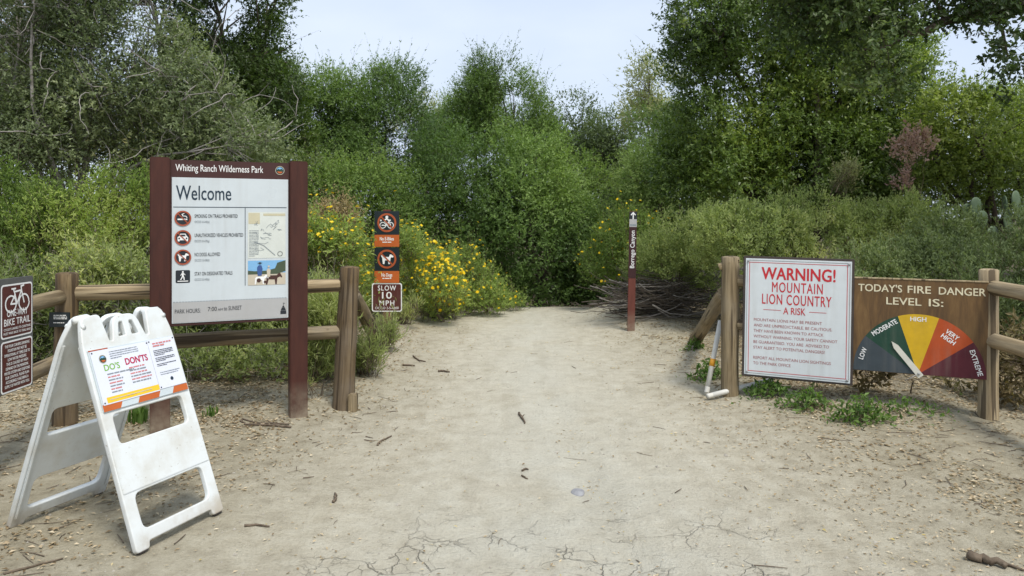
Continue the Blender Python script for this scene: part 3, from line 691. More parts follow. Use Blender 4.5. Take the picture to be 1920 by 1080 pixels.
# ------------------------------------------------------------------ mountain lion warning board
ANG = math.atan2(RB.y - RA.y, RB.x - RA.x)
nrm = Vector((math.sin(ANG), -math.cos(ANG), 0))
def along(t, off=0.0): return RA + (RB - RA) * t + nrm * off
def warning_sign():
    p = along(.275, .085)
    t = empty('warning_sign', (p.x, p.y, 0), ANG); t.rotation_euler = (0, R(.9), ANG)
    tag(t, 'white mountain lion warning board with red lettering on the log fence', 'sign')
    W, z0, z1 = .862, .205, 1.228
    bevel_box('board', -W / 2, W / 2, 0, .03, z0, z1, M['frame_dark'], t, .004)
    a, b = -W / 2 + .020, W / 2 - .020; c, d = z0 + .018, z1 - .020
    pn = bevel_box('panel', a, b, -.005, -.0004, c, d, M['white_sign'], t, .0015, 1)
    y = -.0062
    X = lambda u: -W / 2 + W * u
    Z = lambda v: z1 - (z1 - z0) * v
    flatframe('border_line', rect(a + .012, b - .012, c + .014, d - .014), rect(a + .0145, b - .0145, c + .0165, d - .0165), y, M['ink'], pn)
    flatframe('border_line', rect(a + .030, b - .030, c + .032, d - .030), rect(a + .0345, b - .0345, c + .0365, d - .0345), y, M['red'], pn)
    for sx in (a + .022, b - .022):
        for sz in (c + .024, d - .022): screw('bolt', sx, sz, y, .010, M['metal'], pn)
    text('lettering', 'WARNING!', X(.175), X(.835), Z(.185), .098, M['red'], y, pn, .022)
    text('lettering', 'MOUNTAIN', X(.272), X(.727), Z(.288), .083, M['red'], y, pn, .006, sp=1.15)
    text('lettering', 'LION COUNTRY', X(.182), X(.805), Z(.388), .083, M['red'], y, pn, .006, sp=1.12)
    text('lettering', 'A RISK', X(.378), X(.578), Z(.465), .056, M['red'], y, pn, .006)
    flat('rule', [rect(X(.195), X(.355), Z(.4385), Z(.4345))], y, M['red'], pn); flat('rule', [rect(X(.610), X(.762), Z(.4385), Z(.4345))], y, M['red'], pn)
    L = [('MOUNTAIN LIONS MAY BE PRESENT', .725), ('AND ARE UNPREDICTABLE. BE CAUTIOUS.', .815), ('THEY HAVE BEEN KNOWN TO ATTACK', .740), ('WITHOUT WARNING. YOUR SAFETY CANNOT', .862), ('BE GUARANTEED. YOU ARE  ADVISED TO', .790), ('STAY ALERT TO POTENTIAL DANGERS!', .753)]
    for i, (s, u) in enumerate(L): text('lettering', s, X(.108), X(u), Z(.534 + .0458 * i), .0235, M['redtext'], y, pn)
    text('lettering', 'REPORT ALL MOUNTAIN LION SIGHTINGS', X(.108), X(.808), Z(.848), .0235, M['redtext'], y, pn)
    text('lettering', 'TO THE PARK OFFICE', X(.108), X(.452), Z(.893), .0235, M['redtext'], y, pn)
warning_sign()

# ------------------------------------------------------------------ fire danger board
def fire_sign():
    p = along(.745, .075)
    t = empty('fire_danger_sign', (p.x, p.y, 0), ANG); t.rotation_euler = (0, R(.4), ANG)
    tag(t, 'brown plywood fire danger board with coloured dial and white arrow', 'sign')
    W = .94; z0, z1 = .325, 1.065
    bd = bevel_box('board', -W / 2, W / 2, .0, .022, z0, z1, M['plywood'], t, .002, 1)
    bevel_box('top_edge', -W / 2, W / 2, -.004, .026, z1 + .0005, z1 + .012, M['wood_light'], t, .002, 1)
    y = -.0015; Rr = .462; cz = z0 + .004; cx = .0
    cols = ['slate', 'dgreen', 'yellow', 'vermilion', 'maroon']
    for i, cname in enumerate(cols):
        a1, a0 = PI - PI / 5 * i, PI - PI / 5 * (i + 1)
        flat('dial_sector', [[(cx, cz)] + [(cx + Rr * math.cos(a0 + (a1 - a0) * k / 12), cz + Rr * 1.02 * math.sin(a0 + (a1 - a0) * k / 12)) for k in range(13)]], y, M[cname], bd)
    text('lettering', "TODAY'S", -.428, -.115, .966, .056, M['cream'], y, bd, .016)
    text('lettering', 'FIRE', -.075, .085, .965, .056, M['cream'], y, bd, .016)
    text('lettering', 'DANGER', .140, .452, .963, .056, M['cream'], y, bd, .016)
    text('lettering', 'LEVEL', -.225, .020, .868, .056, M['cream'], y, bd, .016)
    text('lettering', 'IS:', .072, .170, .868, .056, M['cream'], y, bd, .016)
    def lab(s, ang, rad, wd, cap):
        a = R(ang); x, z = cx + rad * math.cos(a), cz + rad * math.sin(a)
        text('lettering', s, x - wd / 2, x + wd / 2, z - cap / 2, cap, M['white'], y - .001, bd, .02, R(ang - 90), (x, z))
    lab('LOW', 161, .415, .095, .034); lab('MODERATE', 124, .425, .205, .036); lab('HIGH', 90, .432, .11, .034)
    lab('VERY', 54.5, .400, .10, .034); lab('HIGH', 54.5, .355, .105, .034); lab('EXTREME', 17, .412, .20, .034)
    th = R(128.5); Lq = .30; dx, dz = math.cos(th), math.sin(th); nx, nz = -dz, dx
    def q(l, s_): return (cx + dx * l + nx * s_, cz + .012 + dz * l + nz * s_)
    o = [q(-.035, -.022), q(-.035, .022), q(Lq - .05, .020), q(Lq, .0), q(Lq - .05, -.020)]
    v = [(x, -.012, z) for x, z in o] + [(x, -.006, z) for x, z in o]; k = 5
    me = pymesh('arrow', v, [tuple(range(k)), tuple(range(k, 2 * k))[::-1]] + [(i, i + k, (i + 1) % k + k, (i + 1) % k) for i in range(k)])
    ar = link('arrow', me, M['cream_white'], t)
    screw('bolt', q(-.008, 0)[0], q(-.008, 0)[1], -.0125, .010, M['metal'], ar)
    w_ = MB(); w_.tube([(cx - .01, -.010, cz), (cx - .05, -.012, cz - .03), (cx - .09, -.006, cz - .055)], .003, 5); w_.build('wire', M['metal'], t)
M['cream_white'] = flat_mat('offwhite_paint', (.62, .60, .52), .5, .1)
def plywood():
    m, n, b = new_mat('brown_plywood')
    tcx = N(n, 'ShaderNodeTexCoord'); mp_ = N(n, 'ShaderNodeMapping'); mp_.inputs['Scale'].default_value = (6, 6, 1.0); n.links.new(tcx.outputs['Object'], mp_.inputs[0])
    g = noise(n, mp_.outputs[0], 2.2, 7, .7, .6)
    r = ramp(n, [(.3, (.060, .030, .010)), (.55, (.135, .072, .022)), (.75, (.20, .115, .040))]); n.links.new(g.outputs[0], r.inputs[0])
    n.links.new(r.outputs[0], b.inputs['Base Color']); b.inputs['Roughness'].default_value = .6; bump(n, g.outputs[0], .2, .003, b)
    return m
M['plywood'] = plywood()
fire_sign()

# ------------------------------------------------------------------ bike trail sign board at the edge of the picture
def bike_sign():
    A, B = Vector((pxX(-3, 4.42), 4.42, 0)), Vector((pxX(56, 4.72), 4.72, 0)); d = B - A; L = d.length; ang = math.atan2(d.y, d.x)
    t = empty('bike_trail_sign', (A.x, A.y, 0), ang); tag(t, 'grey board with two brown one-way bike trail plates', 'sign')
    bevel_box('post', -.11, -.02, .004, .06, -.3, 1.2, M['greymetal'], t, .006)
    bevel_box('board', -.11, L + .004, -.018, .003, .50, 1.19, M['greymetal'], t, .003)
    for k, (z0, z1) in enumerate(((.83, 1.155), (.505, .815))):
        o = rrect(-.008, L - .008, z0, z1, .022)
        pl = flat('plate', [o], -.0195, M['white'], t)
        flat('plate_field', [rrect(.002, L - .018, z0 + .010, z1 - .010, .016)], -.0205, M['brown_sign'], pl)
        y = -.0215; m = (L - .016) / 2
        if k == 0:
            flat('bicycle_symbol', bike_polys(m, z1 - .095, .21, .0105), y, M['white'], pl)
            text('lettering', 'ONE-WAY', .045, L - .058, z1 - .195, .040, M['white'], y, pl, .008)
            text('lettering', 'BIKE TRAIL', .018, L - .032, z1 - .248, .040, M['white'], y, pl, .008)
            text('lettering', 'CYCLISTS UNABLE TO CONTINUE', .016, L - .030, z1 - .277, .014, M['white'], y, pl, .002)
            text('lettering', 'MUST WALK BACK TO TRAIL HEAD', .014, L - .028, z1 - .301, .014, M['white'], y, pl, .002)
        else:
            T = ['THE FOUR CORNERS DRINKING', 'FOUNTAIN MAY NOT BE', 'OPERATIONAL AT TIMES DUE TO', 'LOW WATER PRESSURE.', 'THIS IS CAUSED BY HIGH', 'DEMAND ON THE MUNICIPAL', 'WATER SYSTEM AND IS BEYOND', 'OUR CONTROL. PLEASE PLAN', 'ACCORDINGLY AND BRING A', 'SUPPLY OF WATER WITH YOU.']
            for i, s in enumerate(T):
                hw = (m - .02) * min(1, len(s) / 26)
                text('lettering', s, m - hw, m + hw, z1 - .040 - .0268 * i, .017, M['white'], y, pl, .010)
bike_sign()

# ------------------------------------------------------------------ no e-bikes / no dogs / slow post
def rules_post():
    Y = 10.1; p = px(726, 622, Y)
    t = empty('rules_signpost', (p.x, Y, gz1(p.x, Y)), 0); tag(t, 'brown post with no e-bikes, no dogs and 10 mph plates', 'sign')
    bevel_box('post', -.055, .05, -.02, .03, -.3, 1.60, M['red_post'], t, .005)
    s = Y / F
    def zz(yy): return CAM_H - (yy - HOR) * s - gz1(p.x, Y)
    for k, (ya, yb, name) in enumerate(((396, 462.5, 'No E-Bikes'), (464, 530, 'No Dogs'))):
        z1, z0 = zz(ya), zz(yb); hw = .167
        pl = bevel_box('plate', -hw, hw, -.026, -.021, z0, z1, M['black_sign'], t, .001, 1)
        y = -.0275; zo = z0 + (z1 - z0) * .335
        ob = flat('caption_field', [rect(-hw, hw, z0, zo)], y, M['orange'], pl)
        text('lettering', name, -.095 if k == 0 else -.072, .095 if k == 0 else .072, zo - .075, .045, M['white'], y - .001, ob, .02)
        greek('small_print', -.06, .06, [zo - .105], .012, M['white'], y - .001, ob, k, 1)
        cz = z1 - .155; r = .128
        if k == 0:
            flat('ebike_symbol', ring_polys(-.055, cz - .035, .034, .044, 20) + ring_polys(.05, cz - .035, .034, .044, 20) + stroke([(-.055, cz - .035), (-.01, cz - .04), (.03, cz + .02), (.05, cz - .035)], .011) + [circ(.0, cz + .075, .02, 12)] + stroke([(-.035, cz + .03), (.0, cz + .055), (.03, cz + .025), (.045, cz + .035)], .02) + stroke([(-.03, cz + .02), (-.005, cz - .005), (-.01, cz - .04)], .014) + [circ(-.08, cz + .03, .012, 8), rect(-.07, -.042, cz - .042, cz - .028)], y, M['white'], pl)
        else:
            flat('dog_symbol', dog_polys(0, cz, .15), y, M['white'], pl)
        flatring('prohibition_ring', 0, cz, r - .026, r, y - .0028, M['ring_or'], pl)
        flat('slash', stroke([(-.078, cz + .078), (.078, cz - .078)], .018), y - .0032, M['ring_or'], pl)
    z1, z0 = zz(530.5), zz(584); hw = .203
    pl = flat('speed_plate', [rrect(-hw, hw, z0, z1, .03)], -.0215, M['white'], t)
    flat('speed_field', [rrect(-hw + .014, hw - .014, z0 + .014, z1 - .014, .022)], -.0225, M['brown_sign'], pl)
    y = -.0235
    text('lettering', 'SLOW', -.122, .122, z1 - .100, .066, M['white'], y, pl, .012, sp=1.2)
    text('lettering', '10', -.065, .065, z1 - .208, .088, M['white'], y, pl, .012)
    text('lettering', 'MPH', -.100, .100, z1 - .302, .066, M['white'], y, pl, .012, sp=1.2)
    text('lettering', 'OCCO 2-5-4300', -.158, .158, z1 - .352, .032, M['white'], y, pl, .002)
M['ring_or'] = flat_mat('orange_ring', (.38, .085, .028), .45)
rules_post()

# ------------------------------------------------------------------ canyon marker post
def canyon_post():
    Y = 10.0; p = px(1183, 626, Y)
    t = empty('canyon_marker_post', (p.x, Y, gz1(p.x, Y)), R(-4)); t.rotation_euler = (0, R(1.1), R(-4))
    tag(t, 'slim reddish marker post reading Borrego Canyon beside the brush pile', 'marker post')
    s = Y / F; H = (626 - 402) * s + .0
    bevel_box('post', -.05, .05, -.01, .012, -.3, H, M['red_post'], t, .006)
    def zz(yy): return (626 - yy) * s
    sk = flat('lettering_strip', [rect(-.049, .049, zz(527), zz(431.5))], -.0118, M['dark_post'], t)
    tp = flat('arrow_plate', [rect(-.049, .049, zz(416), zz(403))], -.0118, M['ink'], t)
    ga = flat('grey_plate', [rect(-.049, .049, zz(431), zz(416.5))], -.0118, M['panel_grey'], t)
    greek('plate_print', -.04, .04, [zz(429)], .022, M['greyink'], -.0128, ga, 2, 1)
    zc = zz(409.5)
    flat('arrow', stroke([(0, zc - .045), (0, zc + .03)], .014) + stroke([(-.026, zc + .008), (0, zc + .04), (.026, zc + .008)], .014), -.0128, M['white'], tp)
    zt0, zt1 = zz(508), zz(438); m = (zt0 + zt1) / 2; L = zt1 - zt0
    text('lettering', 'Borrego Canyon', -L / 2, L / 2, -.024 + m, .056, M['white'], -.0128, sk, .01, PI / 2, (0, m))
canyon_post()

# ------------------------------------------------------------------ folding A-frame barricade
def barricade():
    ux, uy = .35, .937                                  # direction of its width, away from the viewer
    base = Vector((-2.035, 3.855, 0)); ang = math.atan2(uy, ux)
    t = empty('a_frame_barricade', (base.x, base.y, gz1(base.x, base.y)), ang)
    tag(t, "white plastic A-frame barricade with do's and don'ts posters", 'barricade')
    L, half, top = 1.135, .42, .022
    tilt = math.asin((half - top) / L)
    Wd = .275
    outer = roundpoly([(-Wd, 0, .012), (-Wd + .065, 0, .008), (-Wd + .072, .032, .015), (Wd - .072, .032, .015), (Wd - .065, 0, .008), (Wd, 0, .012), (Wd - .004, 1.0, .05), (Wd - .035, 1.128, .03), (.145, 1.135, .02), (.125, .992, .02),
                       (.098, .990, .012), (.062, 1.118, .04), (-.062, 1.118, .04), (-.098, .990, .012), (-.125, .992, .02), (-.145, 1.135, .02), (-Wd + .035, 1.128, .03), (-Wd + .004, 1.0, .05)], .01)
    hl = [roundpoly([(-.222, .49), (.222, .49), (.222, .648), (-.222, .648)], .035), roundpoly([(-.218, .078), (.218, .078), (.220, .262), (-.220, .262)], .045),
          roundpoly([(-.070, 1.008), (-.012, 1.008), (-.014, 1.092), (-.046, 1.092)], .014), roundpoly([(.012, 1.008), (.070, 1.008), (.046, 1.092), (.014, 1.092)], .014)]
    def panel(front):
        s = 1 if front else -1
        p = curve_plate('front_panel' if front else 'rear_panel', outer, hl, .0085, .006, M['plastic'], t, 3)
        if front: p.location = (0, -half, .012); p.rotation_euler = (-tilt, 0, 0)
        else: p.location = (0, half, .012); p.rotation_euler = (-tilt, 0, PI)
        # moulded boards standing a little proud
        bevel_box('middle_board', -Wd + .003, Wd - .003, -.0185, -.0142, .268, .482, M['plastic'], p, .003)
        for sx in (-1, 1):
            bevel_box('rubber_foot', sx * (Wd - .033) - .026, sx * (Wd - .033) + .026, -.012, .012, -.012, .004, M['frame_dark'], p, .003)
            mm = MB(); mm.tube([(sx * (Wd - .03), -.012, 1.085), (sx * (Wd - .03), -.019, 1.085)], .012, 10); mm.build('hinge_boss', M['plastic'], p)
        return p
    fr = panel(True); bk = panel(False)
    # stiffening ribs inside the rear panel
    for sx in (-1, 1):
        bevel_box('side_rib', sx * (Wd - .012) - .008, sx * (Wd - .012) + .008, .0145, .026, .05, 1.0, M['plastic'], bk, .004)
        bevel_box('side_rib', sx * (Wd - .012) - .008, sx * (Wd - .012) + .008, .0145, .026, .05, 1.0, M['plastic'], fr, .004)
    for a, b in ((-Wd + .02, -.15), (.15, Wd - .02)):
        h = MB(); h.tube([(a, 0, 1.06), (b, 0, 1.06)], .016, 10); h.build('hinge_pin', M['plastic'], t)
    # striped sheeting and the two posters
    y = -.0195
    sh = bevel_box('striped_sheet', -Wd + .012, Wd - .012, -.0225, -.0146, .662, .965, M['sheeting'], fr, .001, 1)
    x0, x1, z0, z1 = -Wd + .012, Wd - .012, .662, .965
    for a, b in ((x0, x0 + .115), (-.045, .085), (.175, x1)):
        flat('orange_stripe', [[(a + (.0 if a == x0 else -.02), z0), (b - .02 if b != x1 else b, z0), (b, z0 + .034), (a, z0 + .034)]], -.0236, M['orange'], sh)
    flat('orange_stripe', [rect(x0, x0 + .11, z1 - .006, z1)], -.0236, M['ring_or'], sh)
    pa = bevel_box('dos_poster', x0 + .006, .082, -.0256, -.0240, z0 + .030, z1 - .007, M['paper'], fr, .0005, 1)
    pb = bevel_box('notice_poster', .0835, x1 - .004, -.0254, -.0240, z0 + .036, z1 - .004, M['paper'], fr, .0005, 1)
    y = -.0264
    W = .082 - x0 - .006; X = lambda u: x0 + .006 + W * u
    seal(X(.175), z1 - .053, .021, y, pa)
    greek('small_print', X(.30), X(.80), [z1 - .026 - .0110 * i for i in range(4)], .0036, M['greyink'], y, pa, 1, .4)
    zt = z1 - .112
    text('lettering', "DO'S", X(.16), X(.42), zt, .030, M['green_ink'], y, pa, .02)
    text('lettering', "DON'TS", X(.53), X(.93), zt + .008, .032, M['red_dk'], y, pa, .03)
    for i in range(7): greek('list_line', X(.18), X(.18 + [.46, .20, .24, .22, .24, .21, .18][i]), [zt - .022 - .0150 * i], .0065, M['pinkred'] if i % 2 else M['greyink'], y, pa, 20 + i, 1)
    for i in range(6): greek('list_line', X(.56), X(.56 + [.28, .30, .30, .37, .36, .33][i]), [zt - .014 - .0150 * i], .0065, M['greyink'] if i % 2 else M['pinkred'], y, pa, 40 + i, 1)
    flat('yellow_strip', [rect(X(.07), X(.995), z0 + .036, z0 + .064)], y, M['posteryellow'], pa)
    greek('strip_print', X(.12), X(.85), [z0 + .048], .005, M['tan'], y - .001, pa, 9, 1)
    V = lambda u: .0835 + (x1 - .004 - .0835) * u
    greek('heading', V(.15), V(.85), [z1 - .030, z1 - .043], .0075, M['pinkred'], y, pb, 4, .6)
    for k, n_ in enumerate((4, 3, 2)): greek('paragraph', V(.12), V(.85), [z1 - .066 - .034 * k - .0085 * i + (-.006 if k else 0) for i in range(n_)], .0035, M['ink'], y, pb, 60 + k, .5)
    greek('signature', V(.15), V(.9), [z1 - .185, z1 - .196], .0035, M['greyink'], y, pb, 66, .9)
    flat('emblem', [circ(V(.52), z1 - .225, .010, 20)], y, M['navy'], pb)
    for po, (a, b, c, d) in ((pa, (x0 + .014, .076, z0 + .04, z1 - .016)), (pb, (.092, x1 - .012, z0 + .045, z1 - .013))):
        for q in ((a, d), (b, d), (a, c)): screw('tack', q[0], q[1], y, .0035, M['ink'], po)
M['red_dk'] = flat_mat('crimson_ink', (.42, .012, .06), .5)
barricade()

# ------------------------------------------------------------------ pipes, stone, sticks
def pipe(name, a, b, r, label, band=None):
    a, b = Vector(a), Vector(b); t = empty(name, a); tag(t, label, 'pipe', 'white plastic pipes by the gate post')
    d = b - a; m = MB(); n = d.normalized(); m.tube([Vector(), d], r, 14); m.tube([n * .001, n * .05], r * 1.001, 14, False)
    m.build('tube', M['pvc'], t)
    if band:
        m = MB(); m.tube([d * band[0], d * band[1]], r * 1.06, 14); m.build('tape_band', M['tape'], t)
pipe('leaning_pipe', (1.70, 6.52, .03 + gz1(1.7, 6.52)), (1.86, 6.66, .64), .022, 'white plastic pipe with orange band leaning on gate post', (.36, .46))
pipe('fallen_pipe', (1.66, 6.35, .034 + gz1(1.66, 6.35)), (2.30, 6.62, .06 + gz1(2.3, 6.62)), .022, 'white plastic pipe lying behind the gate post')

def stone(name, x, y, s, label, seed, mat):
    rg = random.Random(seed); bm = bmesh.new(); bmesh.ops.create_icosphere(bm, subdivisions=3, radius=1)
    ph = [Vector((rg.gauss(0, 1), rg.gauss(0, 1), rg.gauss(0, 1))) for _ in range(6)]
    for v in bm.verts:
        k = 1 + .10 * sum(math.sin(v.co.dot(p) * 1.8 + i) for i, p in enumerate(ph)) / 1.5
        v.co = Vector((v.co.x * s[0], v.co.y * s[1], v.co.z * s[2])) * k
    for f in bm.faces: f.smooth = True
    me = bpy.data.meshes.new(name); bm.to_mesh(me); bm.free(); o = link(name, me, mat); o.location = (x, y, gz1(x, y) + s[2] * .25)
    tag(o, label, 'stone'); return o
Ys = 1.55 * F / (917 - HOR); stone('flat_stone', pxX(1084, Ys), Ys, (.045, .05, .012), 'small grey stone set flat in the trail', 3, M['stone'])

def gpx(x, y, lift=0.0):
    Y = CAM_H * F / (y - HOR); X = pxX(x, Y)
    for _ in range(3):
        Y = (CAM_H - gz1(X, Y)) * F / (y - HOR); X = pxX(x, Y)
    return Vector((X, Y, gz1(X, Y) + lift))
def stick(name, pts, r, label, cat='stick', group='fallen sticks on the bare ground', mat='stick', side=None):
    P = [gpx(x, y, r * .8 + l) for x, y, l in [(q + (0,))[:3] for q in pts]]
    rg = random.Random(int(P[0].x * 1000)); Q = []
    for a, b in zip(P[:-1], P[1:]):
        for k in range(4):
            q = a.lerp(b, k / 4); Q.append(q + Vector((rg.uniform(-1, 1), rg.uniform(-1, 1), rg.uniform(0, .5))) * r * .6)
    Q.append(P[-1]); m = MB(); m.tube(Q, [r * (1 - .45 * i / len(Q)) for i in range(len(Q))], 7)
    if side:
        for a, b in side: m.tube([gpx(*a, r), gpx(*b, r * 2)], [r * .6, r * .3], 5)
    o = m.build(name, M[mat]); tag(o, label, cat, group); return o
stick('curled_branch', [(545, 803), (520, 800), (490, 799), (462, 797), (450, 791), (456, 787), (480, 795), (542, 797)], .009, 'curled bare branch lying before the Welcome board', side=[((520, 799), (500, 793))])
stick('bent_stick', [(708, 836), (712, 830), (734, 819)], .008, 'dark bent stick on the trail before the fence post')
stick('forked_stick', [(974, 777), (980, 788), (984, 795)], .010, 'short forked stick alone on the trail middle', side=[((978, 785), (983, 782))])
stick('short_stick', [(822, 698), (832, 697), (843, 699)], .012, 'short dark stick on the upper trail beyond the gate')
stick('twin_stick', [(755, 686), (778, 687)], .011, 'thin stick by the trail edge near the signpost')
stick('edge_twig', [(775, 669), (785, 677), (798, 679)], .010, 'twig with side shoot at the far trail edge', side=[((784, 676), (790, 681))])
stick('upright_twig', [(626, 944), (629, 934), (628, 927)], .009, 'tiny curved twig on bare ground by the barricade')
stick('small_stick', [(980, 884), (985, 880), (990, 882)], .007, 'tiny dark stick near the cracked clay')
stick('small_stick', [(978, 893), (984, 897), (990, 899)], .006, 'tiny brown stick paired below another on the clay')
stick('straight_twig', [(457, 988), (480, 986), (505, 989)], .007, 'straight thin twig beside the barricade foot')
stick('long_twig', [(8, 1078), (60, 1064), (118, 1049)], .006, 'long dark twig lying under the barricade')
stick('rotten_log', [(1815, 1050), (1850, 1056), (1888, 1068)], .022, 'rough dark piece of rotten wood in the near corner', mat='stick', cat='wood')
stick('corner_stick', [(1878, 1058), (1920, 1072)], .008, 'dark stick next to the rotten wood')

# ------------------------------------------------------------------ vegetation
def unit(a): return a / np.maximum(np.linalg.norm(a, axis=-1, keepdims=True), 1e-9)
def vnoise(p, f, seed):
    r = np.random.default_rng(seed); s = 0
    for _ in range(9): s = s + np.sin(p @ r.normal(size=3) * f + r.uniform(0, 6.28))
    return s / 2.2
def leaf_mesh(name, pos, d, nrm_, L, W, tone, mat, parent, fold=.18, tri=False):
    """one bent diamond-shaped leaf per point"""
    side = unit(np.cross(d, nrm_)); up = np.cross(side, d); L = L[:, None]; W = W[:, None]
    if tri:                                              # far foliage: one triangle a leaf
        n = len(pos); V = np.stack([pos + side * W * .5, pos + d * L, pos - side * W * .5], 1).reshape(-1, 3)
        me = arrmesh(name, V, np.arange(3 * n).reshape(n, 3), False)
        at = me.attributes.new('tone', 'FLOAT', 'FACE'); at.data.foreach_set('value', np.clip(tone, 0, 1).astype(np.float32))
        return link(name, me, mat, parent)
    mid = pos + d * L * .48 + up * W * fold
    V = np.stack([pos, mid + side * W * .5, pos + d * L - up * L * .08, mid - side * W * .5], 1).reshape(-1, 3)
    n = len(pos); me = arrmesh(name, V, np.arange(4 * n).reshape(n, 4), False)
    at = me.attributes.new('tone', 'FLOAT', 'FACE'); at.data.foreach_set('value', np.clip(tone, 0, 1).astype(np.float32))
    return link(name, me, mat, parent)

def sprays(lobes, base, o):
    """twig positions and leaf arrays for crown lobes given in world space; returned relative to base"""
    rng = np.random.default_rng(o['seed']); P, D, OUT, T = [], [], [], []
    for (c, r) in lobes:
        c = np.array(c); r = np.array(r); n = int(o['dens'] * o['mul'] * 4 * PI * float((r[0] * r[1] + r[1] * r[2] + r[0] * r[2]) / 3))
        d = unit(rng.normal(size=(n, 3))); keep = (d[:, 2] > -.35) | (rng.random(n) < o['under']); d = d[keep]; n = len(d)
        rad = 1.0 - rng.exponential(o['depth'], n); rad = np.clip(rad, .15, 1) + o['rough'] * vnoise(d * 2.2 + c * 1.7, 1.6, o['seed'] + 5) * .5
        p = c + d * r * rad[:, None]
        g = vnoise(p, o['gapf'], o['seed'] + 9); k = g > o['gap']; p, d = p[k], d[k]
        P.append(p); OUT.append(d); T.append(np.full(len(p), rng.normal(0, .09)))
    P = np.concatenate(P); OUT = np.concatenate(OUT); T = np.concatenate(T)
    gl = gz(P[:, 0], P[:, 1]); k = P[:, 2] > gl + o['floor']; P, OUT, T = P[k], OUT[k], T[k]
    n = len(P); tw = unit(OUT * o['out'] + np.array([0, 0, 1.0]) * o['up'] + rng.normal(size=(n, 3)) * o['wild'])
    tl = o['tl'] * rng.uniform(.5, 1.25, n)
    if o['shoot']:                                           # some long shoots break the outline
        s = (rng.random(n) < o['shoot']) & (OUT[:, 2] > .1); tl[s] *= rng.uniform(1.5, 2.3, s.sum()); tw[s] = unit(tw[s] + [0, 0, .8])
    T = T + rng.normal(0, .085, n) + .20 * vnoise(P, 1.1, o['seed'] + 3)
    m = o['per']; t = rng.uniform(.05, 1, (n, m)); tt = t * tl[:, None]
    sag = -o['sag'] * tt ** 2
    pos = (P[:, None, :] + tw[:, None, :] * tt[..., None]); pos[..., 2] += sag
    pos = (pos + rng.normal(size=(n, m, 3)) * .012).reshape(-1, 3)
    ld = unit(np.repeat(tw, m, 0) * o['along'] + rng.normal(size=(n * m, 3)) * .7)
    ln = unit(np.array([0, 0, 1.0]) * .6 + np.repeat(OUT, m, 0) * .75 + rng.normal(size=(n * m, 3)) * .36)
    L = o['L'] * 1.22 * rng.uniform(.65, 1.25, n * m); W = L * o['wl'] * rng.uniform(.8, 1.2, n * m)
    tone = .45 + np.repeat(T, m) + rng.normal(0, .10, n * m)
    return P - base, tw, tl, pos - base, ld, ln, L, W, tone

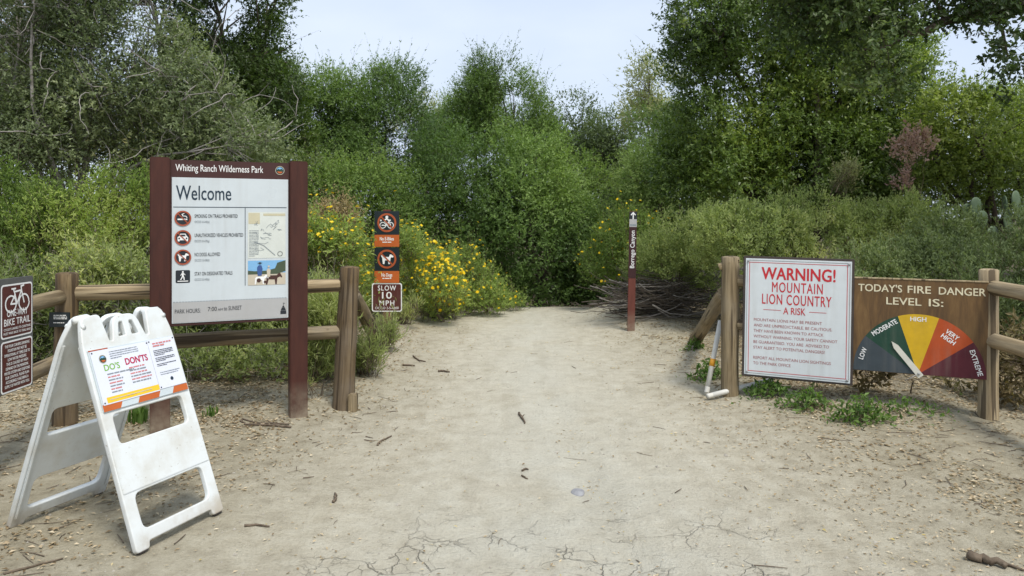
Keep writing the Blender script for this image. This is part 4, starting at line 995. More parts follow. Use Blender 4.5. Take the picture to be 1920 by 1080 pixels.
DEF = dict(mul=3.1, dens=40, per=9, under=.45, depth=.16, rough=.35, gapf=2.6, gap=-.75, floor=.02, out=.8, up=.35, wild=.55, tl=.32, shoot=.03, sag=.0, along=.6, L=.06, wl=.5)
NLEAF = 0
def plant(name, label, cat, Y, lobes_px, mat, bark='bark', trunk_r=.12, base_x=None, group=None, part=('trunk', 'crown'), squash=1.0, limbs=True, twigs=0, flowers=0, fl_size=.055, seed=1, base=None, sub=3, vines=0, **kw):
    """a tree or bush whose crown lobes are given as (column, row, radius) seen from the gate, at distance Y plus an offset"""
    global NLEAF
    o = dict(DEF); o.update(kw)
    if Y > 11.05: o['dens'] *= 1.75; o['L'] *= .77
    o['seed'] = seed; rng = random.Random(seed * 31 + 7)
    lobes = []
    for q in lobes_px:
        x, y, r = q[:3]; dy = q[3] if len(q) > 3 else rng.uniform(-.35, .35) * (.6 if Y < 10 else 1.6)
        yy = Y + dy; c = px(x, y, yy); rr = r * yy / F; lobes.append(((c.x, c.y, c.z), (rr, rr * rng.uniform(.85, 1.15), rr * squash)))
    cx = sum(l[0][0] for l in lobes) / len(lobes)
    bx, by = (base if base else (cx if base_x is None else pxX(base_x, Y), Y)); b = np.array([bx, by, gz1(bx, by)])
    t = empty(name, tuple(b)); tag(t, label, cat, group)
    P, tw, tl, pos, ld, ln, L, W, tone = sprays(lobes, b, o)
    mb = MB()
    if limbs:
        zlow = min(l[0][2] - b[2] for l in lobes)
        fork = Vector((rng.uniform(-.1, .1), rng.uniform(-.1, .1), max(.12, min(zlow * .6, 1.6))))
        mb.tube([(0, 0, -.2), (0.01, 0, .02), fork * .55, fork], [trunk_r * 1.35, trunk_r * 1.15, trunk_r * .95, trunk_r * .85], 9)
        for (c, r) in lobes:
            e = Vector(c) - Vector(b); n = 7; pts = []
            bend = Vector((rng.uniform(-1, 1), rng.uniform(-1, 1), rng.uniform(.0, .8))) * e.length * .13
            for k in range(n + 1):
                u = k / n; pts.append(fork.lerp(e, u) + bend * math.sin(u * PI) + Vector((rng.uniform(-1, 1), rng.uniform(-1, 1), rng.uniform(-1, 1))) * .03 * e.length * .3)
            r0 = trunk_r * .36; mb.tube(pts, [r0 * (1 - .75 * k / n) for k in range(n + 1)], 6)
            for _ in range(sub):
                u = rng.uniform(.82, 1); s = pts[int(u * n)]; d = Vector((rng.gauss(0, 1), rng.gauss(0, 1), rng.gauss(.3, .8))).normalized()
                ee = e + Vector((d.x * r[0], d.y * r[1], d.z * r[2])) * .92; mid = s.lerp(ee, .5) + Vector((rng.uniform(-1, 1), rng.uniform(-1, 1), rng.uniform(-.3, 1))) * r[0] * .16
                mb.tube([s, s.lerp(mid, .5), mid, mid.lerp(ee, .55), ee], [r0 * .36, r0 * .30, r0 * .24, r0 * .16, r0 * .08], 5, False)
    if twigs:
        ii = np.random.default_rng(seed).choice(len(P), min(twigs, len(P)), False); ii = np.union1d(ii, np.where(tl > o['tl'] * 1.6)[0][:1500]); tr = max(.0022, o['L'] * .045)
        for i in ii:
            a = Vector(P[i]); d = Vector(tw[i]); l = tl[i]
            mb.tube([a - d * l * .5, a + d * l * .4 + Vector((0, 0, -o['sag'] * (l * .4) ** 2)), a + d * l + Vector((0, 0, -o['sag'] * l * l))], [tr, tr * .8, tr * .35], 3, False)
    if mb.v:
        so = mb.build(part[0], M[bark], t)
        if part[0] == 'stems': so['kind'] = 'stuff'
    if vines:                                            # bare tangled branches near the crown surface
        vb = MB(); r = np.random.default_rng(seed + 50)
        for q in r.choice(len(P), vines, False):
            p = Vector(P[q]); d = Vector(r.normal(size=3)).normalized(); pts = [p.copy()]; cv = Vector(r.normal(size=3)) * .35; st = r.uniform(.07, .15)
            for _ in range(9):
                d = (d + cv * .5 + Vector(r.normal(size=3)) * .28).normalized(); p = p + d * st; pts.append(p.copy())
            r0 = r.uniform(.005, .013); vb.tube(pts, [r0 * (1 - .07 * k) for k in range(10)], 4, False)
        vo = vb.build('tangled_branches', M['greybark'], t); vo['kind'] = 'stuff'
    leaf_mesh(part[1], pos, ld, ln, L, W, tone, M[mat], t, tri=Y > 11.05); NLEAF += len(pos)
    if flowers:
        r = np.random.default_rng(seed + 100); out_ok = np.where((tw[:, 2] > .15))[0]
        ii = r.choice(out_ok, min(flowers, len(out_ok)), False)
        fp = P[ii] + tw[ii] * (tl[ii] * 1.02)[:, None] + np.array([0, 0, .02]); nn = unit(tw[ii] + r.normal(size=(len(ii), 3)) * .5 + [0, -.35, .3])
        q = unit(np.cross(nn, r.normal(size=(len(ii), 3)))); q2 = np.cross(nn, q); s = fl_size * r.uniform(.7, 1.2, len(ii)); A = []
        for ang in np.arange(0, PI, PI / 3):
            d = q * math.cos(ang) + q2 * math.sin(ang); A.append((fp - d * s[:, None] / 2 + nn * .0012 * ang, d, nn, s, s * .55, r.uniform(.2, 1, len(ii))))
        cat_ = [np.concatenate([a[k] for a in A]) for k in range(6)]
        fo = leaf_mesh('flower_heads', *cat_, M['flower'], t, fold=.0); fo['kind'] = 'stuff'
    return t

BS = ('stems', 'foliage')
GT, GB = 'trees around the trail', 'scrub bushes beside the trail'
# --- trees, far to near
FAR = dict(L=.085, dens=22, per=10, tl=.5, depth=.2)
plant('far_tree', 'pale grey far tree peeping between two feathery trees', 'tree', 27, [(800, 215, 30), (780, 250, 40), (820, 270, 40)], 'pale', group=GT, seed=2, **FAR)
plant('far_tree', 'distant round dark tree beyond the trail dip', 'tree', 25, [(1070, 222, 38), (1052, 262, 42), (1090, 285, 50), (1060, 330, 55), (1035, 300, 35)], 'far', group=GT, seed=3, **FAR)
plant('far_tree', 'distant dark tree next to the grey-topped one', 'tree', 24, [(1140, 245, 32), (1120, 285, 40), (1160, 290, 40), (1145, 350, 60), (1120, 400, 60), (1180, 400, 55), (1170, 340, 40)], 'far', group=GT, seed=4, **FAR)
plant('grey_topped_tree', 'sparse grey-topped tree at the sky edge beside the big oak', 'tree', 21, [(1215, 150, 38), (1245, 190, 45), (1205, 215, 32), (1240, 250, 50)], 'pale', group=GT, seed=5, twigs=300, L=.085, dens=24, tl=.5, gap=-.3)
plant('backing_tree', 'shadowy tree low behind the tangled grey tree', 'tree', 19, [(60, 250, 120), (220, 260, 120), (360, 300, 110), (480, 330, 90), (-60, 200, 120)], 'oak2', group=GT, seed=61, **FAR)
plant('backing_tree', 'shadowy tree low behind the bright leafy tree', 'tree', 18, [(1480, 330, 120), (1640, 330, 120), (1800, 350, 110), (1930, 330, 110), (1330, 370, 90)], 'oak2', group=GT, seed=62, **FAR)
plant('backing_tree', 'dark thicket tree filling the gap where the trail drops', 'tree', 19, [(1120, 470, 75), (1060, 470, 80), (1180, 470, 70), (1000, 430, 90), (1240, 440, 70)], 'oak2', group=GT, seed=63, **FAR)
plant('feathery_tree', 'tall feathery tree with wispy top in the sky gap', 'tree', 18.5, [(930, 150, 48), (905, 185, 50), (965, 195, 48), (890, 230, 58), (985, 240, 50), (930, 250, 80), (860, 265, 60), (1010, 275, 45), (940, 118, 22)], 'feather', group=GT, seed=7, twigs=900, L=.058, wl=.42, dens=46, per=12, tl=.42, shoot=.08, depth=.18, up=.5, gap=-.65)
plant('feathery_tree', 'broad feathery tree behind the no e-bikes signpost', 'tree', 16.5, [(620, 190, 52), (690, 170, 50), (745, 165, 42), (590, 245, 70), (660, 250, 85), (740, 240, 65), (610, 330, 90), (720, 320, 90), (790, 300, 60), (560, 190, 40)], 'thicket', group=GT, seed=8, twigs=900, L=.058, wl=.45, dens=44, per=11, tl=.40, shoot=.05, gap=-.7)
plant('dark_oak', 'tall dark oak rising behind the grey tangled tree', 'tree', 15.0, [(330, 10, 80), (420, 40, 95), (500, 90, 62), (380, -80, 120), (505, 10, 55), (530, 170, 48), (470, 170, 80), (500, 240, 75), (400, 150, 90), (440, 290, 80), (520, 310, 60), (290, -60, 100)], 'oak', group=GT, seed=9, trunk_r=.22, twigs=700, L=.068, dens=38, per=10, tl=.38, gap=-.62, gapf=2.0, base_x=430)
plant('tangled_tree', 'grey-green tree full of bare tangled branches above the Welcome board', 'tree', 11.5, [(40, 30, 110), (170, 40, 110), (280, 110, 85), (70, 160, 110), (200, 170, 110), (330, 200, 90), (420, 240, 75), (480, 280, 48), (300, 275, 90), (130, 275, 90), (20, 270, 90), (400, 310, 60), (-60, 90, 110), (-50, 240, 100), (90, -80, 120), (240, -50, 80)], 'sumac', bark='greybark', group=GT, vines=380, seed=10, trunk_r=.10, twigs=1800, sub=18, L=.055, wl=.5, dens=44, per=9, tl=.30, gap=-.85, gapf=2.3, wild=.8, shoot=.05, base_x=150)
plant('pale_willow', 'soft pale green tree between the grey-topped tree and the big oak', 'tree', 16.5, [(1235, 270, 55), (1205, 330, 50), (1265, 330, 65), (1220, 390, 55), (1290, 260, 45), (1280, 390, 55), (1185, 400, 35)], 'willow', group=GT, seed=11, twigs=300, L=.06, wl=.35, dens=44, per=11, tl=.42, shoot=.05)
plant('big_oak', 'massive dark green oak filling the slope above the warning boards', 'tree', 12.5, [(1330, 40, 70), (1420, 90, 95), (1340, 150, 75), (1330, 260, 85), (1440, 220, 110), (1560, 150, 115), (1560, 30, 95), (1400, 340, 75), (1520, 320, 100), (1640, 270, 95), (1440, -10, 80), (1660, 120, 75), (1290, 330, 55), (1480, 385, 50), (1600, 370, 60), (1300, 90, 42), (1680, 360, 60)], 'oak', group=GT, seed=12, trunk_r=.2, twigs=500, sub=3, L=.066, dens=47, per=10, tl=.34, gap=-.95, gapf=2.0, base_x=1520)
plant('leafy_tree', 'bright green leafy tree at the picture edge above the cactus', 'tree', 11.2, [(1780, 215, 60), (1850, 250, 75), (1905, 215, 55), (1800, 320, 75), (1890, 330, 80), (1735, 190, 36), (1950, 280, 80), (1760, 280, 50), (1960, 360, 70)], 'bright', group=GT, seed=13, twigs=400, L=.055, wl=.55, dens=46, per=10, tl=.28, gap=-.6, base_x=1860)
# overhanging oak whose trunk stands outside the picture
plant('overhanging_oak', 'oak with a crooked limb and leaves overhanging from the top corner', 'tree', 8.6, [(1480, 10, 70, .3), (1570, 10, 75, .2), (1640, 60, 60, .0), (1650, 140, 48, -.2), (1400, 20, 60, .5), (1320, 30, 50, .6), (1880, 25, 58, -.2), (1900, 90, 55, -.3), (1950, 60, 75, 0), (1890, 140, 38, -.1), (1800, 15, 30, .1), (1730, 20, 34, .1), (1560, -70, 90, .2), (1700, -60, 70, .2), (1860, -50, 80, 0)], 'oak2', group=GT, seed=14, trunk_r=.20, twigs=900, sub=5, L=.058, wl=.55, dens=40, per=8, tl=.26, gap=-.8, gapf=3.2, base=(7.6, 9.4), under=.9, limbs=False)
def limb():
    t = [o for o in C.objects if o.name.startswith('overhanging_oak')][0]; b = t.location
    pts = [px(1990, -15, 9.2), px(1920, 5, 9.0), px(1860, 25, 8.9), px(1800, 32, 8.8), px(1770, 40, 8.75), px(1735, 60, 8.7), px(1700, 62, 8.7), px(1660, 90, 8.6), px(1600, 95, 8.6)]
    m = MB(); m.tube([(0, 0, -.3), (0, 0, .05), (-.05, 0, 1.2), (.05, -.05, 2.6), px(2060, -20, 9.3) - b, px(1990, -15, 9.2) - b], [.30, .26, .22, .18, .14, .115], 10)
    m.tube([p - b for p in pts], [.11, .105, .095, .07, .055, .045, .035, .025, .012], 9)
    m.tube([px(1770, 40, 8.75) - b, px(1760, 10, 8.7) - b, px(1735, -20, 8.7) - b], [.025, .018, .012], 6)
    m.tube([px(1860, 25, 8.9) - b, px(1880, 60, 8.8) - b, px(1890, 110, 8.7) - b], [.03, .02, .01], 6)
    m.build('limb', M['bark'], t)
limb()
# --- thicket that closes the trail
TH = dict(L=.058, wl=.45, dens=46, per=10, tl=.36, gap=-.75, shoot=.05, twigs=500, part=BS, squash=1.0, depth=.15)
plant('thicket_bush', 'tall rounded thicket bush at the bend where the trail vanishes', 'bush', 14.2, [(985, 320, 75), (1010, 390, 85), (960, 430, 90), (1030, 470, 75), (1000, 540, 75), (1060, 410, 50), (1050, 550, 55)], 'thicket', group=GB, seed=21, **TH)
plant('thicket_bush', 'dense green thicket bush behind the yellow flowers, beside the vanishing trail', 'bush', 14.0, [(850, 320, 70), (800, 360, 65), (890, 390, 85), (830, 440, 80), (910, 490, 75), (860, 530, 65), (930, 560, 50)], 'thicket', group=GB, seed=22, **TH)
plant('thicket_bush', 'drooping thicket bush on the shaded side of the trail bend', 'bush', 15.0, [(1085, 350, 48), (1100, 410, 48), (1085, 470, 60), (1105, 530, 45), (1075, 560, 45)], 'feather', group=GB, seed=23, **TH)
plant('thicket_bush', 'mid-green bush just above the no e-bikes plate', 'bush', 13.0, [(700, 370, 60), (760, 380, 60), (640, 370, 60), (730, 430, 60), (790, 440, 50), (580, 360, 60), (670, 430, 60)], 'feather', group=GB, seed=24, **TH)
plant('thicket_bush', 'shaded bush right behind the Welcome board header', 'bush', 12.6, [(400, 350, 70), (480, 350, 70), (540, 380, 70), (320, 370, 60), (440, 430, 80), (540, 450, 70)], 'tangle', group=GB, seed=25, **TH)
# --- yellow-green scrub beyond the log fence
YG = dict(L=.042, wl=.34, dens=115, per=9, tl=.22, up=.9, out=.6, along=1.0, wild=.4, gap=-.75, gapf=3.2, shoot=.05, twigs=500, part=BS, bark='stem', trunk_r=.04, depth=.12, rough=.5)
plant('scrub_bush', 'yellow-green scrub bush above the bike trail plates', 'bush', 9.3, [(20, 410, 62), (-50, 430, 70), (40, 470, 70), (90, 400, 45), (0, 350, 36)], 'yellowgreen', group=GB, seed=31, **YG)
plant('scrub_bush', 'widest yellow-green scrub bush above the tall fence post', 'bush', 9.2, [(130, 385, 52), (180, 400, 60), (110, 455, 66), (200, 460, 66), (150, 500, 50)], 'yellowgreen', group=GB, seed=32, **YG)
plant('scrub_bush', 'yellow-green scrub bush touching the Welcome board post', 'bush', 9.4, [(250, 380, 52), (300, 410, 60), (240, 450, 60), (290, 480, 62)], 'yellowgreen', group=GB, seed=33, **YG)
TA = dict(L=.045, wl=.33, dens=120, per=9, tl=.2, up=.8, out=.6, along=.9, wild=.5, gap=-.55, gapf=3.6, shoot=.04, twigs=600, part=BS, bark='greybark', trunk_r=.03, depth=.14, rough=.5, squash=.85)
plant('fence_bush', 'green tangled bush behind the fence below the bike plates', 'bush', 7.5, [(30, 560, 62), (90, 590, 62), (-40, 570, 70), (50, 650, 55), (110, 650, 45)], 'tangle', group=GB, seed=41, **TA)
plant('fence_bush', 'green tangled bush between the tall fence post and the Welcome board', 'bush', 7.5, [(180, 560, 62), (240, 580, 62), (200, 640, 60), (270, 640, 55), (160, 510, 36), (240, 510, 36), (210, 690, 34, -.5), (260, 690, 30, -.6)], 'tangle', group=GB, seed=42, **TA)
plant('fence_bush', 'green tangled bush under the middle of the Welcome board', 'bush', 7.5, [(340, 590, 62), (400, 610, 60), (350, 650, 52), (430, 660, 45), (310, 680, 34, -.5), (370, 690, 30, -.6), (430, 690, 28, -.6)], 'tangle', group=GB, seed=43, **TA)
plant('fence_bush', 'green bush with bare twigs beside the Welcome board footing', 'bush', 7.7, [(480, 590, 62), (530, 610, 60), (470, 645, 50), (540, 650, 48), (490, 685, 30, -.7), (530, 690, 26, -.7)], 'tangle', group=GB, seed=44, **TA)
plant('fence_bush', 'grey-green bush behind the short fence post', 'bush', 7.9, [(590, 575, 46), (625, 605, 42), (590, 630, 44)], 'tangle', group=GB, seed=45, **TA)
# --- yellow daisy bushes
EN = dict(L=.048, wl=.36, dens=105, per=8, tl=.24, up=1.0, out=.6, along=.9, wild=.5, gap=-.7, gapf=3.2, shoot=.08, twigs=500, part=BS, bark='stem', trunk_r=.03, depth=.13, rough=.5)
plant('daisy_bush', 'yellow daisy bush below the dry seed heads', 'daisy bush', 9.2, [(590, 465, 46), (630, 470, 44), (600, 520, 50), (630, 545, 42), (590, 560, 40)], 'encelia', group=GB, seed=51, flowers=260, **EN)
plant('daisy_bush', 'yellow daisy bush half hidden by the signpost plates', 'daisy bush', 11.4, [(700, 470, 50), (690, 520, 52), (750, 480, 48), (720, 560, 45), (770, 520, 45)], 'encelia', group=GB, seed=52, flowers=300, **EN)
plant('daisy_bush', 'loose yellow daisy bush just past the signpost', 'daisy bush', 11.6, [(805, 500, 42), (795, 555, 38), (840, 520, 42), (790, 585, 20)], 'encelia', group=GB, seed=53, flowers=190, **EN)
plant('daisy_bush', 'brightest daisy bush, thick with yellow flowers at the trail edge', 'daisy bush', 11.2, [(826, 512, 24), (832, 542, 27), (835, 572, 26), (820, 588, 18)], 'encelia', group=GB, seed=54, flowers=420, fl_size=.060, **{**EN, 'dens': 150})
plant('daisy_bush', 'low daisy bush by the trail crest', 'daisy bush', 12.4, [(890, 545, 42), (870, 572, 26), (920, 570, 30), (960, 578, 22)], 'encelia', group=GB, seed=55, flowers=130, **EN)
plant('daisy_bush', 'daisy bush flowering behind the canyon marker post', 'daisy bush', 11.9, [(1175, 455, 42), (1150, 490, 38), (1200, 440, 36), (1130, 510, 28), (1210, 480, 42)], 'yellowgreen', group=GB, seed=56, flowers=150, **EN)
plant('seeding_shrub', 'dry tan seed heads beside the Welcome board', 'dry shrub', 9.9, [(605, 420, 20), (640, 410, 20), (625, 425, 22)], 'seedhead', group=GB, seed=57, **{**EN, 'dens': 260, 'L': .028, 'wl': .5, 'twigs': 250})
# --- sagebrush over the slope behind the boards
SG = dict(L=.040, wl=.30, dens=150, per=9, tl=.15, up=1.1, out=.6, along=1.1, wild=.35, gap=-1.2, gapf=3.0, shoot=.03, twigs=100, part=BS, bark='stem', trunk_r=.04, depth=.12, rough=.55, squash=.9)
plant('sagebrush', 'pale sagebrush above the grey brush pile', 'sagebrush', 10.9, [(1235, 490, 42), (1290, 462, 52), (1210, 515, 34), (1300, 500, 52), (1335, 540, 45), (1260, 520, 30)], 'sage', group=GB, seed=71, **SG)
plant('sagebrush', 'pale sagebrush rising behind the gate post', 'sagebrush', 9.5, [(1360, 430, 48), (1400, 450, 58), (1360, 480, 58), (1420, 500, 58)], 'sage', group=GB, seed=72, **SG)
plant('sagebrush', 'pale sagebrush directly behind the warning board', 'sagebrush', 9.5, [(1470, 430, 50), (1530, 440, 56), (1480, 480, 60), (1550, 490, 60)], 'sage', group=GB, seed=73, **SG)
plant('sagebrush', 'pale sagebrush under the pinkish dead shrub', 'sagebrush', 9.7, [(1620, 420, 50), (1690, 415, 52), (1610, 460, 58), (1690, 460, 60)], 'sage', group=GB, seed=74, **SG)
plant('sagebrush', 'dull sagebrush behind the fire danger board', 'sagebrush', 8.4, [(1640, 530, 62), (1720, 510, 62), (1790, 520, 60), (1690, 590, 60), (1770, 600, 60), (1590, 560, 50)], 'sagedark', group=GB, seed=75, **SG)
plant('sagebrush', 'sagebrush in front of the cactus pads', 'sagebrush', 9.0, [(1770, 455, 50), (1830, 465, 50), (1890, 470, 52), (1950, 460, 60), (1800, 490, 50)], 'sagedark', group=GB, seed=76, **SG)
plant('sagebrush', 'dull sagebrush behind the pale fence rails at the edge', 'sagebrush', 7.8, [(1860, 560, 62), (1930, 540, 66), (1900, 620, 60), (1980, 600, 70)], 'sagedark', group=GB, seed=77, **SG)
plant('dead_shrub', 'pinkish dead shrub in front of the big oak', 'dead shrub', 10.2, [(1680, 305, 26), (1715, 280, 24), (1695, 335, 26), (1728, 312, 20), (1668, 330, 16), (1710, 350, 20)], 'pinkdry', group=GB, seed=78, **{**SG, 'L': .045, 'wl': .5, 'dens': 110, 'bark': 'stem', 'gap': -.3, 'trunk_r': .015, 'tl': .2})
plant('pale_shrub', 'small silvery shrub in the dark below the big oak', 'bush', 10.9, [(1585, 335, 18), (1580, 355, 16), (1592, 318, 10)], 'pale', group=GB, seed=79, **SG)
# dry low shrubs behind the boards
DR = dict(L=.055, wl=.42, dens=75, per=7, tl=.16, gap=-.5, part=BS, bark='stem', trunk_r=.006, twigs=250, squash=.8)
plant('dry_shrub', 'brown withered low shrub under the fire danger board', 'dry shrub', 6.35, [(1630, 705, 30), (1700, 715, 32), (1770, 710, 34), (1680, 690, 28)], 'dryshrub', group=GB, seed=81, **DR)
plant('dry_shrub', 'brown withered shrub under the pale rails at the edge', 'dry shrub', 6.1, [(1900, 700, 42), (1945, 680, 45), (1890, 740, 30), (1930, 650, 40)], 'dryshrub', group=GB, seed=82, **DR)

# --- grass tufts and weeds
def tuft(name, label, x, y, h, n, spread, mat, seed, wd=.006, cat='grass tuft', group='grass tufts along the verges'):
    p = gpx(x, y); rng = np.random.default_rng(seed); t = empty(name, p); tag(t, label, cat, group)
    b = rng.normal(size=(n, 3)) * spread; b[:, 2] = 0
    b[:, 2] = gz(b[:, 0] + p.x, b[:, 1] + p.y) - p.z; V, Q, tone = [], [], []
    a = rng.uniform(0, 6.28, n); le = h * rng.uniform(.45, 1.1, n); lean = rng.uniform(.05, .55, n)
    for i in range(n):
        d = np.array([math.cos(a[i]), math.sin(a[i]), 0]); s = np.array([-d[1], d[0], 0]) * wd * .5; k = len(V)
        m = b[i] + d * le[i] * lean[i] * .35 + [0, 0, le[i] * .6]; e = b[i] + d * le[i] * lean[i] + [0, 0, le[i] * (1 - lean[i] * .35)]
        V += [b[i] - s, b[i] + s, m + s * .8, m - s * .8, e]; Q += [(k, k + 1, k + 2, k + 3), (k + 3, k + 2, k + 4)]; x_ = rng.uniform(.1, 1); tone += [x_, x_]
    me = pymesh('blades', V, Q); at = me.attributes.new('tone', 'FLOAT', 'FACE'); at.data.foreach_set('value', tone)
    o = link('blades', me, M[mat], t); o['kind'] = 'stuff'; return t
GC = dict(L=.060, wl=.13, dens=330, per=8, tl=.20, up=1.3, out=.5, along=1.3, wild=.4, gap=-.7, gapf=4, shoot=.12, twigs=120, part=BS, bark='stem', trunk_r=.006, depth=.25, rough=.5)
GG = 'wispy verge plants'
plant('wispy_plant', 'pale wispy plant growing behind the short fence post', 'verge plant', 6.9, [(596, 640, 38), (602, 685, 40), (585, 705, 30), (622, 600, 28), (600, 590, 28)], 'grassleaf', group=GG, seed=91, **GC)
plant('wispy_plant', 'pale wispy plant spilling past the sloping brace', 'verge plant', 7.3, [(672, 700, 24), (692, 695, 20), (660, 690, 18), (690, 668, 16)], 'grassleaf', group=GG, seed=92, **GC)
plant('wispy_plant', 'low silvery plant between Welcome board footing and short post', 'verge plant', 6.45, [(596, 725, 26), (615, 735, 20), (585, 710, 18)], 'grassleaf', group=GG, seed=93, **GC)
plant('wispy_plant', 'soft wispy plant at the signpost foot', 'verge plant', 10.6, [(770, 595, 20), (780, 607, 15), (755, 600, 14)], 'grassleaf', group=GG, seed=94, **GC)
plant('wispy_plant', 'wispy plant between brace foot and signpost', 'verge plant', 8.6, [(725, 640, 16), (712, 650, 16)], 'grassleaf', group=GG, seed=95, **GC)
tuft('grass_tuft', 'bright sprout seen through the barricade window', 258, 792, .17, 70, .035, 'weed', 6, .016)
tuft('grass_tuft', 'small bright sprout beside the curled branch', 398, 780, .10, 30, .03, 'weed', 7, .012)
def weed(label, x, y, r, h, n, seed, L=.05):
    p = gpx(x, y); rng = np.random.default_rng(seed); t = empty('leafy_weed', p); tag(t, label, 'weed', 'green weeds around the gate post')
    pos = rng.normal(size=(n, 3)) * [r, r * .7, 0]; pos[:, 2] = h * rng.random(n) ** .8 * np.exp(-(pos[:, 0] ** 2 + pos[:, 1] ** 2) / (2.2 * r * r)) + gz(pos[:, 0] + p.x, pos[:, 1] + p.y) - p.z + .004
    d = unit(rng.normal(size=(n, 3)) + [0, 0, .5]); nn = unit(rng.normal(size=(n, 3)) * .5 + [0, -.2, 1]); l = L * rng.uniform(.6, 1.2, n)
    leaf_mesh('foliage', pos, d, nn, l, l * .42, rng.uniform(.05, 1, n), M['weed'], t)
    m = MB()
    for i in range(0, n, 14): m.tube([(pos[i][0] * .4, pos[i][1] * .4, -.02), tuple(pos[i])], [.004, .002], 4, False)
    m.build('stems', M['stem'], t)
weed('green weed clump at the warning board corner nearest the gate post', 1440, 742, .10, .16, 330, 1)
weed('green weed clump under the middle of the warning board', 1515, 765, .11, .15, 360, 2)
weed('lushest green weed clump between the warning and fire boards', 1615, 793, .10, .22, 420, 3)
weed('sparse green weed below the dial of the fire board', 1700, 772, .16, .10, 170, 4)
weed('leafy weed behind the leaning white pipe', 1330, 712, .09, .20, 330, 5)
weed('small bright weed at the foot of the sloping brace', 1303, 655, .06, .14, 150, 6)
weed('bright weed on the bank beside the vanishing trail', 1098, 568, .14, .26, 380, 7, .07)
weed('thin sprig growing up in front of the warning board', 1530, 728, .025, .30, 60, 8, .03)

# --- grey brush pile
def brush_pile():
    c = gpx(1245, 600); t = empty('brush_pile', c); tag(t, 'pile of grey dead branches behind the canyon marker post', 'brush pile')
    rg = random.Random(5)
    def br(k):
        Y = 10.55 + rg.uniform(-.3, .5); xm = rg.gauss(1240, 48); yb = rg.triangular(512, 606, 570); le = rg.uniform(.4, 1.05)
        a = px(xm, yb, Y); ang = rg.gauss(0, .22); d = Vector((math.cos(ang), rg.uniform(-.25, .25), math.sin(ang) * .5 + rg.uniform(-.12, .12))); sag = rg.uniform(-.02, .14)
        pts = [a - c + d * le * (u - .5) + Vector((0, 0, sag * (4 * (u - .5) ** 2))) + Vector((rg.uniform(-1, 1), rg.uniform(-1, 1), rg.uniform(-1, 1))) * .012 for u in [i / 7 for i in range(8)]]
        for p in pts:
            g = gz1(p.x + c.x, p.y + c.y) - c.z + .015; p.z = max(p.z, g)
        r = rg.uniform(.005, .013); return pts, [r * (1 - .6 * i / 7) for i in range(8)]
    for k in range(90):
        m = MB(); m.tube(*br(k), 5); m.build('branch', M['pile'], t)
    m = MB()
    for k in range(260):
        p, r = br(k); m.tube(p, [q * .55 for q in r], 4, False)
    o = m.build('fine_twigs', M['bark'], t); o['kind'] = 'stuff'
brush_pile()
# --- prickly pear
def cactus():
    Y = 9.8; b = px(1850, 430, Y); gzv = gz1(b.x, Y); t = empty('prickly_pear', (b.x, Y, gzv)); tag(t, 'prickly pear cactus pads poking above the sagebrush', 'cactus')
    for k, (x, y, r, rot, fl) in enumerate([(1829, 388, 15, .1, .25), (1815, 398, 14, -.5, .2), (1884, 385, 15, .2, 1.3), (1905, 378, 17, -.15, .5), (1912, 402, 15, .4, .4), (1758, 395, 13, .0, 1.4), (1840, 415, 17, .3, .3), (1890, 415, 18, 0, .5), (1860, 450, 22, .2, .4), (1870, 490, 26, 0, .2), (1830, 520, 28, .1, .3), (1880, 560, 30, 0, .2)]):
        p = px(x, y, Y + .04 * (k % 3)); s = r * Y / F
        bm = bmesh.new(); bmesh.ops.create_uvsphere(bm, u_segments=14, v_segments=9, radius=1)
        for v in bm.verts: v.co = Vector((v.co.x * s * (.85 + .15 * v.co.z), v.co.y * s * .20, v.co.z * s * 1.25))
        for f in bm.faces: f.smooth = True
        me = bpy.data.meshes.new('pad'); bm.to_mesh(me); bm.free(); o = link('pad', me, M['cactus'], t); o.location = p - t.location; o.rotation_euler = (0, rot, fl)
cactus()

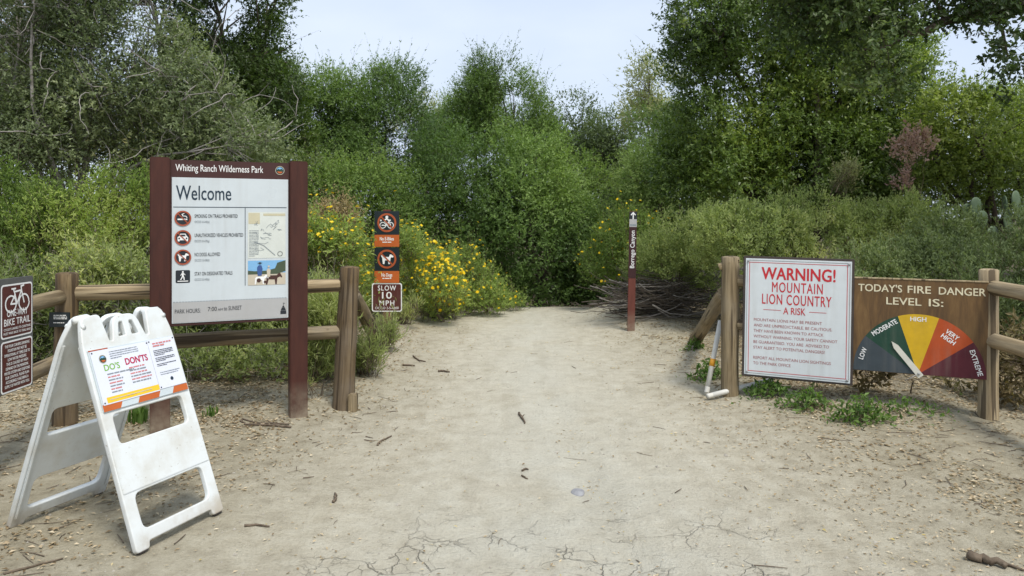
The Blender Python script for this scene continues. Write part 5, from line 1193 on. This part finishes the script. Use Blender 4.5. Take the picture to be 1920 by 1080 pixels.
# --- leaf litter and twigs on the ground
def litter():
    rng = np.random.default_rng(8); n = 230000
    Y = 2.0 + 11 * rng.random(n) ** 1.25; X = (rng.random(n) * 2 - 1) * (Y * .74 + .3)
    off = np.abs(X - trail_mid(Y)) - trail_half(Y)
    w1 = .022 + .95 * sstep(-.2, 1.2, off) * sstep(5.0, 6.4, Y) + .22 * sstep(-1.3, .5, off) + .30 * sstep(1.0, 2.8, X) * sstep(6.5, 4.0, Y)
    w1 = w1 + 1.0 * sstep(-1.5, -2.0, X) * sstep(5.2, 6.0, Y) * sstep(8.2, 7.4, Y) + .9 * sstep(2.0, 2.5, X) * sstep(5.6, 6.1, Y) * sstep(8, 7.2, Y) + .5 * sstep(-.25, .15, off) * sstep(6.4, 7.0, Y)
    w1 = w1 + .25 * np.exp(-((X - (.50 - .06 * (Y - 4))) / .07) ** 2) * sstep(7, 6, Y)
    w1 = w1 * (.28 + .55 * (sn2(X, Y, 2.3) > .1) + .9 * (sn2(X, Y, 6.1) > .55) + .5 * (sn2(X + 4, Y, 13) > .6))
    k = rng.random(n) < w1 * .5; X, Y = X[k], Y[k]; m = len(X)
    z = gz(X, Y) + .003 + rng.random(m) * .008
    a = rng.uniform(0, 6.28, m); d = unit(np.stack([np.cos(a), np.sin(a), rng.normal(0, .16, m)], -1)); nn = unit(np.stack([rng.normal(0, .2, m), rng.normal(0, .2, m), np.ones(m)], -1))
    of = off[k]; L = rng.uniform(.011, .028, m) * (1 + .5 * sstep(-.8, .6, of) + .3 * (Y > 6.0)); o = leaf_mesh('leaf_litter', np.stack([X, Y, z], -1), d, nn, L, L * rng.uniform(.3, .6, m), np.clip(rng.beta(2.1, 1.9, m) * 1.0 + .16 * sstep(-.2, -1.0, of), 0, 1), M['litter'], None, fold=.2)
    tag(o, 'dry fallen leaves scattered over the ground', 'leaf litter', kind='stuff')
    rg = random.Random(9); mb = MB()
    for _ in range(900):
        y = 2.3 + 8 * rg.random() ** 1.3; x = rg.uniform(-1, 1) * (y * .72); of = abs(x - float(trail_mid(y))) - float(trail_half(y))
        if rg.random() > .10 + .9 * float(sstep(-.8, .8, of)): continue
        l = rg.uniform(.03, .16) * (1.6 if of > .3 else 1); r = rg.uniform(.0012, .0032); an = rg.uniform(0, 6.28); dx, dy = math.cos(an) * l / 2, math.sin(an) * l / 2
        k = rg.uniform(-.2, .2) * l
        q = [(x - dx, y - dy), (x + dy * k / l, y - dx * k / l), (x + dx, y + dy)]
        mb.tube([(u, v, gz1(u, v) + r + .003) for u, v in q], [r, r, r * .6], 4, False)
    o = mb.build('twig_litter', M['stick']); tag(o, 'small dry twigs strewn over the verges', 'twig litter', kind='stuff')
litter()
def gravel():
    rng = np.random.default_rng(77); n = 1500; Y = 2.2 + 8.5 * rng.random(n) ** 1.4; X = (rng.random(n) * 2 - 1) * Y * .72
    s = rng.lognormal(-5.25, .45, n).clip(.0025, .016); a = rng.uniform(0, 6.28, n)
    base = np.array([[1, 0, 0], [.2, .9, 0], [-.9, .3, 0], [-.3, -.8, 0], [.1, .1, .7], [0, 0, -.6]]); F_ = np.array([[0, 1, 4], [1, 2, 4], [2, 3, 4], [3, 0, 4], [1, 0, 5], [2, 1, 5], [3, 2, 5], [0, 3, 5]])
    V = base[None] * s[:, None, None] * rng.uniform(.7, 1.3, (n, 6, 1)); c_, s_ = np.cos(a)[:, None], np.sin(a)[:, None]
    V = np.stack([V[..., 0] * c_ - V[..., 1] * s_ + X[:, None], V[..., 0] * s_ + V[..., 1] * c_ + Y[:, None], V[..., 2] + (gz(X, Y) + s * .12)[:, None]], -1).reshape(-1, 3)
    Q = (F_[None] + np.arange(n)[:, None, None] * 6).reshape(-1, 3)
    tag(link('gravel', arrmesh('gravel', V, Q, False), M['grit']), 'loose grit and small stones strewn on the trail', 'gravel', kind='stuff')
M['grit'] = bark_mat('grit', (.26, .235, .19), (.46, .43, .37), 25)
gravel()
print('LEAVES', NLEAF)
